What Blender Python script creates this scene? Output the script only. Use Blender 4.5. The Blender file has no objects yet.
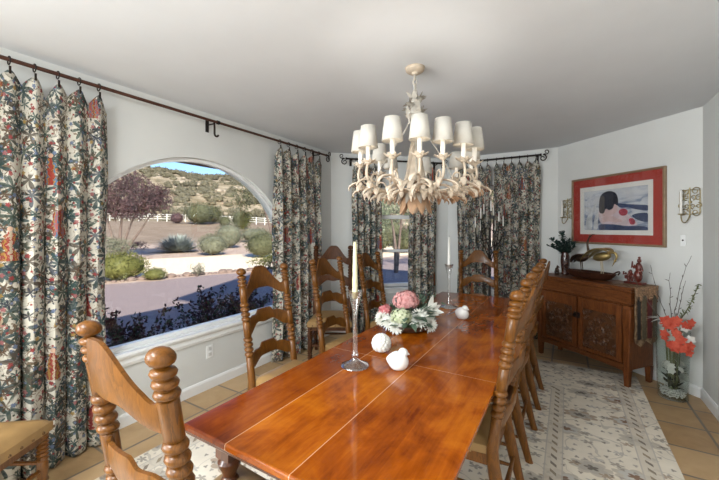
import bpy, math, random
from mathutils import Vector, Matrix, Euler
import numpy as np

# ------------------------------------------------------------------ camera, light, exposure
SC = bpy.context.scene
COL = SC.collection
TH = math.radians(31.0)
FPX, CX, HY, EYE = 345.0, 359.5, 228.0, 1.5
CEIL = 2.57
PI = math.pi

cam_d = bpy.data.cameras.new('camera')
cam = bpy.data.objects.new('camera', cam_d)
COL.objects.link(cam)
cam.location = (0, 0, EYE)
cam.rotation_euler = (PI/2, 0, TH)
cam_d.sensor_width = 36.0
cam_d.lens = FPX/719*36.0
cam_d.shift_y = -(240-HY)/719.0
cam_d.clip_start = 0.02
cam_d.clip_end = 2000
SC.camera = cam

world = bpy.data.worlds.new('sky')
SC.world = world
world.use_nodes = True
wn = world.node_tree
sky = wn.nodes.new('ShaderNodeTexSky')
sky.sky_type = 'NISHITA'
sky.sun_disc = False
sky.sun_elevation = math.radians(34)
sky.sun_rotation = math.radians(125)
sky.air_density = 1.3
sky.dust_density = 0.6
sky.ozone_density = 2.0
bg = wn.nodes['Background']
bg.inputs['Strength'].default_value = 0.165
tint = wn.nodes.new('ShaderNodeMix'); tint.data_type = 'RGBA'; tint.blend_type = 'MULTIPLY'
tint.inputs[0].default_value = 1.0; tint.inputs[7].default_value = (0.52, 0.66, 0.98, 1)
wn.links.new(sky.outputs[0], tint.inputs[6])
wn.links.new(tint.outputs[2], bg.inputs['Color'])

def add_light(name, kind, loc, rot, energy, color=(1, 1, 1), size=None, size_y=None):
    d = bpy.data.lights.new(name, kind)
    d.energy = energy
    d.color = color
    if kind == 'AREA':
        d.shape = 'RECTANGLE'
        d.size = size
        d.size_y = size_y
    o = bpy.data.objects.new(name, d)
    o.location = loc
    o.rotation_euler = rot
    COL.objects.link(o)
    return o

sun = add_light('sun', 'SUN', (10, -10, 12), (0, 0, 0), 8.2, (1.0, 0.93, 0.82))
sun.data.angle = math.radians(0.6)
_el, _az = math.radians(29), math.radians(-35)
_to = Vector((math.cos(_az)*math.cos(_el), math.sin(_az)*math.cos(_el), math.sin(_el)))
sun.rotation_euler = _to.to_track_quat('Z', 'Y').to_euler()
# added fill lamp behind the camera, brightens the room from the rear
add_light('rear_fill_light', 'AREA', (-1.25, -2.6, 1.5), (math.radians(80), 0, math.radians(-20)), 64, (0.92, 0.97, 1.0), 3.2, 1.9)
# added fill lamp before the closed left wall, lifts right wall, rug and tiles
add_light('side_fill_light', 'AREA', (-2.80, -1.45, 1.35), (math.radians(64), 0, math.radians(-62)), 118, (0.92, 0.97, 1.0), 1.9, 1.6)
add_light('overhead_fill_light', 'AREA', (-1.15, -0.65, 2.50), (math.radians(46), 0, math.radians(-30)), 66, (0.93, 0.97, 1.0), 1.2, 0.7)  # added fill lamp without a fixture, aimed forward and down at the right side

SC.view_settings.view_transform = 'Standard'
SC.view_settings.look = 'None'
SC.view_settings.gamma = 1
SC.view_settings.use_curve_mapping = False
SC.view_settings.exposure = 0.68

# ------------------------------------------------------------------ placing helpers
ct, st = math.cos(TH), math.sin(TH)
def ray(px):
    a = (px-CX)/FPX
    return (ct*a-st, st*a+ct)
def at_depth(px, d, z=0.0):
    r = ray(px)
    return Vector((r[0]*d, r[1]*d, z))
def at(px, py, z):
    return at_depth(px, (EYE-z)*FPX/(py-HY), z)
class Frame:
    def __init__(s, o, deg, length):
        s.o = Vector((o[0], o[1], 0)); s.rz = math.radians(deg); s.L = length
        s.x = Vector((math.cos(s.rz), math.sin(s.rz), 0)); s.y = Vector((-math.sin(s.rz), math.cos(s.rz), 0))
    def w(s, x, y=0, z=0):
        return s.o + s.x*x + s.y*y + Vector((0, 0, z))
    def px(s, px, y=0):          # local x where the view column meets the plane y
        r = Vector((*ray(px), 0)); p = s.o + s.y*y
        d = p.dot(s.y)/r.dot(s.y)
        return (r*d-s.o).dot(s.x)
A, B, C_, D = (-2.87, 3.99), (-1.58, 5.28), (-0.10, 5.28), (1.025, 4.155)
YB = -3.0
WL = Frame((A[0], YB), 90, A[1]-YB)
W2 = Frame(A, 45, math.hypot(B[0]-A[0], B[1]-A[1]))
W3 = Frame(B, 0, C_[0]-B[0])
W4 = Frame(C_, -45, math.hypot(D[0]-C_[0], D[1]-C_[1]))
WR = Frame(D, -90, D[1]-YB)
WF = Frame((D[0], YB), 180, D[0]-A[0])

# ------------------------------------------------------------------ mesh builder
class MB:
    def __init__(s):
        s.v = []; s.f = []; s.m = []; s.uv = None; s.M = None; s.mi = 0
    def pt(s, p):
        p = Vector(p)
        if s.M is not None: p = s.M @ p
        s.v.append((p.x, p.y, p.z)); return len(s.v)-1
    def face(s, *ids):
        s.f.append(tuple(ids)); s.m.append(s.mi)
    def box(s, c, size, rz=0.0, taper=0.0):
        x, y, z = (q/2 for q in size); ca, sa = math.cos(rz), math.sin(rz); i = []
        for dz in (-1, 1):
            t = 1-taper*(dz < 0)
            for dx, dy in ((-1, -1), (1, -1), (1, 1), (-1, 1)):
                px, py = dx*x*t, dy*y*t
                i.append(s.pt((c[0]+px*ca-py*sa, c[1]+px*sa+py*ca, c[2]+dz*z)))
        for q in ((3, 2, 1, 0), (4, 5, 6, 7), (0, 1, 5, 4), (1, 2, 6, 5), (2, 3, 7, 6), (3, 0, 4, 7)):
            s.face(*[i[k] for k in q])
        return s
    def stack(s, rings, seg=12, cap=True):      # horizontal rings (x, y, z, rx, ry)
        ids = []
        for (x, y, z, rx, ry) in rings:
            ids.append([s.pt((x+rx*math.cos(2*PI*k/seg), y+ry*math.sin(2*PI*k/seg), z)) for k in range(seg)])
        for a, b in zip(ids, ids[1:]):
            for k in range(seg):
                s.face(a[k], a[(k+1) % seg], b[(k+1) % seg], b[k])
        if cap:
            s.face(*ids[0][::-1]); s.face(*ids[-1])
        return s
    def lathe(s, prof, c=(0, 0, 0), seg=24, cap=True):
        return s.stack([(c[0], c[1], c[2]+z, max(r, 1e-4), max(r, 1e-4)) for (r, z) in prof], seg, cap)
    def tube(s, pts, rad, seg=8, flat=1.0, cap=True):
        pts = [Vector(p) for p in pts]; n = len(pts)
        if not hasattr(rad, '__len__'): rad = [rad]*n
        t0 = (pts[1]-pts[0]).normalized()
        up = Vector((0, 0, 1)) if abs(t0.z) < 0.9 else Vector((1, 0, 0))
        nrm = t0.cross(up).normalized(); ids = []
        for i in range(n):
            t = (pts[min(i+1, n-1)]-pts[max(i-1, 0)])
            t = t.normalized() if t.length > 1e-9 else t0
            nrm = (nrm-t*nrm.dot(t))
            nrm = nrm.normalized() if nrm.length > 1e-6 else t.orthogonal().normalized()
            b = t.cross(nrm)
            ids.append([s.pt(pts[i]+nrm*(rad[i]*math.cos(2*PI*k/seg))+b*(rad[i]*flat*math.sin(2*PI*k/seg))) for k in range(seg)])
        for a, b in zip(ids, ids[1:]):
            for k in range(seg):
                s.face(a[k], a[(k+1) % seg], b[(k+1) % seg], b[k])
        if cap:
            s.face(*ids[0][::-1]); s.face(*ids[-1])
        return s
    def ball(s, c, r, seg=16, rings=10, rot=None, fn=None):
        if not hasattr(r, '__len__'): r = (r, r, r)
        R = rot.to_matrix() if rot is not None else None
        ids = []
        def P(th, ph):
            q = Vector((r[0]*math.sin(th)*math.cos(ph), r[1]*math.sin(th)*math.sin(ph), r[2]*math.cos(th)))
            if fn: q = fn(q, th, ph)
            if R: q = R @ q
            return s.pt(q+Vector(c))
        top = P(0, 0); bot = P(PI, 0)
        for i in range(1, rings):
            ids.append([P(PI*i/rings, 2*PI*k/seg) for k in range(seg)])
        for k in range(seg):
            s.face(top, ids[0][k], ids[0][(k+1) % seg]); s.face(bot, ids[-1][(k+1) % seg], ids[-1][k])
        for a, b in zip(ids, ids[1:]):
            for k in range(seg):
                s.face(a[k], b[k], b[(k+1) % seg], a[(k+1) % seg])
        return s
    def grid(s, fn, nu, nv, closed_u=False):
        ids = [[s.pt(fn(i/(nu), j/(nv))) for i in range(nu+(0 if closed_u else 1))] for j in range(nv+1)]
        w = len(ids[0])
        for j in range(nv):
            for i in range(nu):
                s.face(ids[j][i], ids[j][(i+1) % w], ids[j+1][(i+1) % w], ids[j+1][i])
        return s
    def prism(s, outline, fn0, fn1):            # outline 2d points, fn maps (a, b) to 3d for each side
        a = [s.pt(fn0(*p)) for p in outline]; b = [s.pt(fn1(*p)) for p in outline]; n = len(outline)
        s.face(*a[::-1]); s.face(*b)
        for i in range(n):
            s.face(a[i], a[(i+1) % n], b[(i+1) % n], b[i])
        return s
    def leaf(s, base, direction, length, width, up=None, curl=0.0, n=3):
        d = Vector(direction).normalized(); up = Vector(up) if up is not None else Vector((0, 0, 1))
        side = d.cross(up)
        side = side.normalized() if side.length > 1e-5 else d.orthogonal().normalized()
        nn = side.cross(d); base = Vector(base); L = []; R = []
        for i in range(n+1):
            t = i/n; w = width*0.5*math.sin(PI*(0.12+0.86*t)**0.8)
            c = base+d*(length*t)-nn*(-curl*length*t*t)
            L.append(s.pt(c-side*w)); R.append(s.pt(c+side*w))
        for i in range(n):
            s.face(L[i], R[i], R[i+1], L[i+1])
        return s
    def build(s, name, mat, parent=None, smooth=True, bevel=0.0, solid=0.0, sub=0, loc=None, rz=0.0, sharp=40):
        me = bpy.data.meshes.new(name)
        me.from_pydata(s.v, [], s.f)
        mats = mat if isinstance(mat, (list, tuple)) else [mat]
        for m in mats: me.materials.append(m)
        if len(mats) > 1: me.polygons.foreach_set('material_index', s.m)
        if s.uv:
            ul = me.uv_layers.new(name='cloth')
            li = np.zeros(len(me.loops), dtype=np.int32); me.loops.foreach_get('vertex_index', li)
            ul.data.foreach_set('uv', np.array(s.uv, dtype=np.float32)[li].ravel())
        me.update()
        if smooth:
            me.polygons.foreach_set('use_smooth', [True]*len(me.polygons))
            try: me.set_sharp_from_angle(angle=math.radians(sharp))
            except Exception: pass
        o = bpy.data.objects.new(name, me)
        COL.objects.link(o)
        if parent is not None: o.parent = parent
        if loc is not None: o.location = loc
        if rz: o.rotation_euler = (0, 0, rz)
        if solid:
            md = o.modifiers.new('thickness', 'SOLIDIFY'); md.thickness = solid; md.offset = 0
        if bevel:
            md = o.modifiers.new('bevel', 'BEVEL'); md.width = bevel; md.segments = 2; md.limit_method = 'ANGLE'; md.angle_limit = math.radians(35)
        if sub:
            md = o.modifiers.new('subdivision', 'SUBSURF'); md.levels = sub; md.render_levels = sub
        return o

def tag(o, label=None, cat=None, group=None, kind=None):
    if label: o['label'] = label
    if cat: o['category'] = cat
    if group: o['group'] = group
    if kind: o['kind'] = kind
    return o
def thing(name, label, cat, loc=(0, 0, 0), rz=0.0, group=None):
    o = bpy.data.objects.new(name, None); o.empty_display_size = 0.1
    COL.objects.link(o); o.location = loc; o.rotation_euler = (0, 0, rz)
    return tag(o, label, cat, group)
def copy_tree(o, parent=None):
    c = o.copy(); COL.objects.link(c)
    if parent is not None: c.parent = parent
    for ch in list(o.children): copy_tree(ch, c)
    return c
def rotmat(loc, rz=0, rx=0, ry=0, sc=1.0):
    return Matrix.Translation(loc) @ Euler((rx, ry, rz)).to_matrix().to_4x4() @ Matrix.Scale(sc, 4)
def bez(p0, p1, p2, p3, n):
    p0, p1, p2, p3 = map(Vector, (p0, p1, p2, p3)); out = []
    for i in range(n+1):
        t = i/n; u = 1-t
        out.append(p0*u**3+p1*3*u*u*t+p2*3*u*t*t+p3*t**3)
    return out
def spiral(c, r0, r1, a0, turns, n, ax=Vector((1, 0, 0)), ay=Vector((0, 0, 1))):
    c = Vector(c); out = []
    for i in range(n+1):
        t = i/n; r = r0+(r1-r0)*t; a = a0+turns*2*PI*t
        out.append(c+ax*(r*math.cos(a))+ay*(r*math.sin(a)))
    return out
def rnd_dir(rng):
    while True:
        v = Vector((rng.uniform(-1, 1), rng.uniform(-1, 1), rng.uniform(-1, 1)))
        if 0.05 < v.length < 1: return v.normalized()

# ------------------------------------------------------------------ materials
class NT:
    def __init__(s, name):
        s.mat = bpy.data.materials.new(name); s.mat.use_nodes = True
        s.t = s.mat.node_tree; s.n = s.t.nodes; s.bsdf = s.n['Principled BSDF']; s.out = s.n['Material Output']
    def link(s, a, b): s.t.links.new(a, b)
    def val(s, sock, v):
        if hasattr(v, 'is_output') or isinstance(v, bpy.types.NodeSocket): s.link(v, sock)
        elif v is not None: sock.default_value = v
    def coord(s, which='Object'):
        return s.n.new('ShaderNodeTexCoord').outputs[which]
    def mapping(s, vec, scale=(1, 1, 1), loc=(0, 0, 0), rot=(0, 0, 0)):
        m = s.n.new('ShaderNodeMapping'); s.link(vec, m.inputs[0])
        m.inputs['Location'].default_value = loc; m.inputs['Rotation'].default_value = rot; m.inputs['Scale'].default_value = scale
        return m.outputs[0]
    def noise(s, vec, scale=5, detail=4, rough=0.5, dist=0.0, out=0):
        m = s.n.new('ShaderNodeTexNoise'); s.link(vec, m.inputs['Vector'])
        m.inputs['Scale'].default_value = scale; m.inputs['Detail'].default_value = detail
        m.inputs['Roughness'].default_value = rough; m.inputs['Distortion'].default_value = dist
        return m.outputs[out]
    def math(s, op, a, b=None, c=None, clamp=False):
        m = s.n.new('ShaderNodeMath'); m.operation = op; m.use_clamp = clamp
        s.val(m.inputs[0], a)
        if b is not None: s.val(m.inputs[1], b)
        if c is not None: s.val(m.inputs[2], c)
        return m.outputs[0]
    def vmath(s, op, a, b=None):
        m = s.n.new('ShaderNodeVectorMath'); m.operation = op
        s.val(m.inputs[0], a)
        if b is not None: s.val(m.inputs[1], b)
        return m.outputs['Value'] if op in ('LENGTH', 'DISTANCE', 'DOT_PRODUCT') else m.outputs['Vector']
    def sep(s, vec):
        m = s.n.new('ShaderNodeSeparateXYZ'); s.link(vec, m.inputs[0]); return m.outputs
    def ramp(s, fac, stops, mode='LINEAR'):
        m = s.n.new('ShaderNodeValToRGB'); m.color_ramp.interpolation = mode; e = m.color_ramp.elements
        while len(e) < len(stops): e.new(0.5)
        for q, (p, c) in zip(e, stops):
            q.position = p; q.color = (*c, 1) if len(c) == 3 else c
        s.val(m.inputs[0], fac); return m.outputs[0]
    def mix(s, fac, a, b, mode='MIX'):
        m = s.n.new('ShaderNodeMix'); m.data_type = 'RGBA'; m.blend_type = mode
        s.val(m.inputs[0], fac)
        s.val(m.inputs[6], (*a, 1) if isinstance(a, tuple) and len(a) == 3 else a)
        s.val(m.inputs[7], (*b, 1) if isinstance(b, tuple) and len(b) == 3 else b)
        return m.outputs[2]
    def step(s, v, lo, hi):
        m = s.n.new('ShaderNodeMapRange'); m.clamp = True; s.val(m.inputs[0], v)
        m.inputs[1].default_value = lo; m.inputs[2].default_value = hi; m.inputs[3].default_value = 0; m.inputs[4].default_value = 1
        return m.outputs[0]
    def bump(s, h, strength=0.2, dist=0.01):
        m = s.n.new('ShaderNodeBump'); m.inputs['Strength'].default_value = strength; m.inputs['Distance'].default_value = dist
        s.link(h, m.inputs['Height']); s.link(m.outputs[0], s.bsdf.inputs['Normal'])
    def set(s, color=None, rough=None, metal=None, spec=None, coat=None, coat_rough=None, trans=None, ior=None, sheen=None):
        for k, v in (('Base Color', color), ('Roughness', rough), ('Metallic', metal), ('Specular IOR Level', spec), ('Coat Weight', coat),
                     ('Coat Roughness', coat_rough), ('Transmission Weight', trans), ('IOR', ior), ('Sheen Weight', sheen)):
            if v is None: continue
            if k == 'Base Color' and isinstance(v, tuple): v = (*v, 1) if len(v) == 3 else v
            s.val(s.bsdf.inputs[k], v)
        return s.mat
    def rosette(s, uv, scale, petals, R, a, b, off=(0, 0, 0), stretch=1.0, randomness=0.85, soft=0.002, power=1.0):
        """mask of one flower or star plant per cell of a jittered lattice; also the cell's random colour and local coordinates"""
        v = s.vmath('ADD', uv, off)
        m = s.n.new('ShaderNodeTexVoronoi'); m.voronoi_dimensions = '2D'; m.feature = 'F1'
        m.inputs['Scale'].default_value = scale; m.inputs['Randomness'].default_value = randomness
        s.link(v, m.inputs['Vector'])
        loc = s.vmath('SUBTRACT', v, m.outputs['Position']); x, y, z = s.sep(loc)
        yy = s.math('MULTIPLY', y, stretch)
        rr = s.math('SQRT', s.math('ADD', s.math('MULTIPLY', x, x), s.math('MULTIPLY', yy, yy)))
        rc = s.n.new('ShaderNodeSeparateColor'); s.link(m.outputs['Color'], rc.inputs[0])
        an = s.math('ADD', s.math('ARCTAN2', yy, x), s.math('MULTIPLY', rc.outputs[2], 6.28))
        lob = s.math('ABSOLUTE', s.math('COSINE', s.math('MULTIPLY', an, petals/2.0)))
        if power != 1.0: lob = s.math('POWER', lob, power)
        lim = s.math('MULTIPLY', s.math('MULTIPLY_ADD', lob, b, a), R)
        d = s.math('SUBTRACT', lim, rr)
        return s.step(d, -soft, soft), rc.outputs[0], rc.outputs[1], x, y, rr

def plain(name, color, rough=0.5, metal=0.0, var=0.12, scale=8.0, spec=0.5, coat=0.0, bump=0.0, coord='Object'):
    t = NT(name); n = t.noise(t.coord(coord), scale, 4)
    c2 = tuple(max(0, q*(1-var)) for q in color); c1 = tuple(min(1, q*(1+var)) for q in color)
    t.set(t.ramp(n, [(0.3, c2), (0.7, c1)]), rough, metal, spec, coat, 0.1)
    if bump: t.bump(n, bump, 0.005)
    return t.mat
def wood(name, dark, light, rough=0.35, scale=(6, 6, 0.7), coat=0.0, spec=0.5, coat_rough=0.1, ring=14.0, bump=0.03, coord='Object'):
    t = NT(name); v = t.mapping(t.coord(coord), scale)
    g = t.noise(v, 3.0, 6, 0.6, 1.2)
    w = t.math('FRACT', t.math('MULTIPLY', g, ring*0.35))
    fine = t.noise(t.mapping(v, (9, 9, 1.2)), 6, 3)
    f = t.math('ADD', t.math('MULTIPLY', w, 0.35), t.math('MULTIPLY_ADD', fine, 0.5, t.math('MULTIPLY', g, 0.25)))
    t.set(t.ramp(f, [(0.25, dark), (0.75, light)]), rough, 0, spec, coat, coat_rough)
    if bump: t.bump(fine, bump, 0.002)
    return t.mat
def thin_fresnel(t, f0=0.04, k=5.0):            # the same from either side of a thin sheet
    lw = t.n.new('ShaderNodeLayerWeight'); lw.inputs[0].default_value = 0.5
    return t.math('MULTIPLY_ADD', t.math('POWER', lw.outputs['Facing'], k), 1.0-f0, f0)
def glass_pane(name, tint=(0.97, 0.985, 0.98), f0=0.04, k=5.0):
    t = NT(name); t.n.remove(t.bsdf)
    tr = t.n.new('ShaderNodeBsdfTransparent'); tr.inputs[0].default_value = (*tint, 1)
    gl = t.n.new('ShaderNodeBsdfGlossy'); gl.inputs['Roughness'].default_value = 0.0
    mx = t.n.new('ShaderNodeMixShader'); t.link(thin_fresnel(t, f0, k), mx.inputs[0]); t.link(tr.outputs[0], mx.inputs[1]); t.link(gl.outputs[0], mx.inputs[2])
    t.link(mx.outputs[0], t.out.inputs[0]); return t.mat
def translucent(name, color, fac=0.5, rough=0.8):
    t = NT(name); t.set(color, rough)
    tl = t.n.new('ShaderNodeBsdfTranslucent'); tl.inputs[0].default_value = (*color, 1)
    mx = t.n.new('ShaderNodeMixShader'); mx.inputs[0].default_value = fac
    t.link(t.bsdf.outputs[0], mx.inputs[1]); t.link(tl.outputs[0], mx.inputs[2]); t.link(mx.outputs[0], t.out.inputs[0]); return t.mat
def leafmat(name, c1, c2, rough=0.6, fac=0.25, scale=3.0):
    t = NT(name); n = t.noise(t.coord('Object'), scale, 5, 0.7)
    col = t.ramp(n, [(0.3, c1), (0.7, c2)]); t.set(col, rough, 0, 0.2)
    tl = t.n.new('ShaderNodeBsdfTranslucent'); t.link(col, tl.inputs[0])
    mx = t.n.new('ShaderNodeMixShader'); mx.inputs[0].default_value = fac
    t.link(t.bsdf.outputs[0], mx.inputs[1]); t.link(tl.outputs[0], mx.inputs[2]); t.link(mx.outputs[0], t.out.inputs[0]); return t.mat

M = {}
M['wall'] = plain('wall_paint', (0.70, 0.71, 0.69), 0.85, 0, 0.02, 3, 0.2, bump=0.02)
M['ceiling'] = plain('ceiling_paint', (0.71, 0.73, 0.755), 0.9, 0, 0.02, 3, 0.15)
M['white'] = plain('white_trim_paint', (0.87, 0.88, 0.87), 0.4, 0, 0.02, 5, 0.4)
M['iron'] = plain('dark_wrought_iron', (0.022, 0.015, 0.012), 0.5, 0.5, 0.3, 30)
M['rod'] = plain('bronze_rod', (0.085, 0.034, 0.021), 0.4, 0.35, 0.3, 30)
M['oak'] = wood('honey_oak', (0.072, 0.025, 0.003), (0.175, 0.064, 0.008), 0.34, (7, 7, 1.2), 0.18, 0.3)
M['walnut'] = wood('dark_walnut', (0.026, 0.009, 0.003), (0.095, 0.034, 0.011), 0.5, (7, 7, 1.2), 0.0, 0.2)
M['leather'] = plain('tan_leather', (0.31, 0.185, 0.070), 0.42, 0, 0.1, 14, 0.4, bump=0.04)
M['nail'] = plain('antique_brass_nail', (0.16, 0.09, 0.04), 0.35, 0.8, 0.2, 40)
M['glass'] = glass_pane('window_glass')
# ------------------------------------------------------------------ setting materials
def mat_table():
    t = NT('glossy_cherry_boards'); o = t.coord('Object'); x, y, z = t.sep(o)
    # lengthwise boards: cuts at these local x
    wob = t.noise(t.mapping(o, (5, 0.55, 5)), 3.2, 6, 0.62, 1.0)
    fine = t.noise(t.mapping(o, (60, 3.0, 60)), 2.0, 3)
    blot = t.noise(t.mapping(o, (2.2, 1.5, 1.5)), 2.4, 5, 0.6, 0.6)
    f = t.math('ADD', t.math('MULTIPLY', wob, 0.30), t.math('MULTIPLY_ADD', fine, 0.10, t.math('MULTIPLY', blot, 0.62)))
    base = t.ramp(f, [(0.34, (0.13, 0.020, 0.002)), (0.50, (0.31, 0.070, 0.003)), (0.68, (0.50, 0.150, 0.006))])
    b = t.ramp(t.step(x, -0.5, 0.5), [(0.0, (0.62, 0.50, 0.46)), (0.26, (1.0, 1.0, 1.0)), (0.555, (0.80, 0.72, 0.66)), (0.78, (0.95, 0.92, 0.9))], 'CONSTANT')
    col = t.mix(1.0, base, b, 'MULTIPLY')
    s1 = t.math('LESS_THAN', t.math('ABSOLUTE', t.math('SUBTRACT', x, -0.24)), 0.0016)
    s2 = t.math('LESS_THAN', t.math('ABSOLUTE', t.math('SUBTRACT', x, 0.055)), 0.0016)
    seam = t.math('MAXIMUM', s1, s2)
    for cut in (-0.62, 0.62):
        seam = t.math('MAXIMUM', seam, t.math('LESS_THAN', t.math('ABSOLUTE', t.math('SUBTRACT', y, cut)), 0.0012))
    col = t.mix(t.math('MULTIPLY', seam, 0.75), col, (0.62, 0.38, 0.20))
    t.set(col, t.math('MULTIPLY_ADD', blot, 0.14, 0.12), 0, 0.08, 0.36, 0.07)
    t.bsdf.inputs['Coat IOR'].default_value = 1.55
    t.bump(fine, 0.03, 0.001)
    return t.mat
M['table'] = mat_table()
M['table_edge'] = wood('dark_cherry', (0.035, 0.012, 0.006), (0.12, 0.036, 0.012), 0.3, (7, 7, 1.0), 0.3)

def mat_floor():
    t = NT('terracotta_tile'); o = t.coord('Object'); S = 0.345
    v = t.mapping(o, (1/S, 1/S, 1), (0.42, 0.83, 0))
    x, y, z = t.sep(v)
    fx = t.math('ABSOLUTE', t.math('SUBTRACT', t.math('FRACT', x), 0.5)); fy = t.math('ABSOLUTE', t.math('SUBTRACT', t.math('FRACT', y), 0.5))
    e = t.math('ADD', t.math('MAXIMUM', fx, fy), t.math('MULTIPLY', t.noise(o, 9, 3), 0.02))
    grout = t.step(e, 0.478, 0.490)
    cell = t.n.new('ShaderNodeTexWhiteNoise'); cell.noise_dimensions = '2D'
    t.link(t.vmath('FLOOR', v), cell.inputs['Vector'])
    n = t.noise(o, 6, 5, 0.6, 0.6)
    f = t.math('ADD', t.math('MULTIPLY', cell.outputs[0], 0.45), t.math('MULTIPLY', n, 0.6))
    col = t.ramp(f, [(0.2, (0.33, 0.20, 0.092)), (0.5, (0.47, 0.31, 0.155)), (0.85, (0.58, 0.40, 0.22))])
    t.set(t.mix(grout, col, (0.20, 0.16, 0.12)), 0.38, 0, 0.4)
    t.bump(t.math('SUBTRACT', 1.0, grout), 0.35, 0.004)
    return t.mat
M['floor'] = mat_floor()

def mat_rug(hx, hy):
    t = NT('oriental_rug'); o = t.coord('Object'); x, y, z = t.sep(o)
    base = t.ramp(t.noise(o, 5, 5, 0.65), [(0.3, (0.70, 0.63, 0.52)), (0.7, (0.83, 0.76, 0.635))])
    ex = t.math('SUBTRACT', hx, t.math('ABSOLUTE', x)); ey = t.math('SUBTRACT', hy, t.math('ABSOLUTE', y))
    e = t.math('MINIMUM', ex, ey)
    def band(lo, hi):
        return t.math('MULTIPLY', t.math('GREATER_THAN', e, lo), t.math('LESS_THAN', e, hi))
    col = base
    # curling vines
    vn = t.math('ABSOLUTE', t.math('SUBTRACT', t.noise(o, 4.2, 2, 0.4, 0.5), 0.5))
    col = t.mix(t.math('MULTIPLY', t.math('LESS_THAN', vn, 0.011), 0.5), col, (0.40, 0.36, 0.31))
    for sc, pet, R, a, b, off, cols, amt, stretch in (
        (3.1, 8, 0.125, 0.72, 0.28, (3, 1, 0), [(0.0, (0.44, 0.39, 0.32)), (0.35, (0.30, 0.20, 0.13)), (0.6, (0.46, 0.41, 0.34))], 0.7, 1.6),
        (3.1, 6, 0.085, 0.7, 0.3, (3, 1, 0), [(0.0, (0.55, 0.53, 0.49)), (0.5, (0.46, 0.42, 0.36))], 0.8, 1.5),
        (3.1, 5, 0.042, 0.5, 0.5, (3, 1, 0), [(0.0, (0.22, 0.12, 0.07)), (0.5, (0.16, 0.14, 0.12))], 0.9, 1.5),
        (6.5, 5, 0.042, 0.2, 0.8, (1, 7, 0), [(0.0, (0.24, 0.21, 0.18)), (0.3, (0.42, 0.39, 0.36)), (0.85, (0.30, 0.20, 0.13))], 0.7, 1.7),
        (12, 3, 0.014, 0.4, 0.6, (4, 2, 0), [(0.0, (0.30, 0.27, 0.24)), (0.6, (0.17, 0.145, 0.12))], 0.75, 1.0)):
        m, r1, r2, lx, ly, rr = t.rosette(o, sc, pet, R, a, b, off, stretch, 0.7, 0.004)
        col = t.mix(t.math('MULTIPLY', m, amt), col, t.ramp(r1, cols, 'CONSTANT'))
    # border bands with rows of small marks
    col = t.mix(t.math('MULTIPLY', t.math('MAXIMUM', band(0.10, 0.205), band(0.62, 0.725)), 0.7), col, (0.64, 0.575, 0.475))
    along = t.math('ADD', x, y)
    mk = t.math('GREATER_THAN', t.math('SINE', t.math('MULTIPLY', along, 75.0)), 0.45)
    mk = t.math('MULTIPLY', mk, t.math('MAXIMUM', band(0.135, 0.170), band(0.655, 0.690)))
    col = t.mix(t.math('MULTIPLY', mk, 0.8), col, t.ramp(t.noise(o, 9, 1), [(0.4, (0.13, 0.105, 0.085)), (0.6, (0.27, 0.20, 0.12))]))
    ln = t.math('MAXIMUM', t.math('MAXIMUM', band(0.10, 0.108), band(0.197, 0.205)), t.math('MAXIMUM', band(0.62, 0.628), band(0.717, 0.725)))
    col = t.mix(t.math('MULTIPLY', ln, 0.5), col, (0.42, 0.39, 0.36))
    t.set(col, 0.95, 0, 0.1)
    t.bump(t.noise(o, 260, 2), 0.25, 0.003)
    return t.mat

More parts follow.
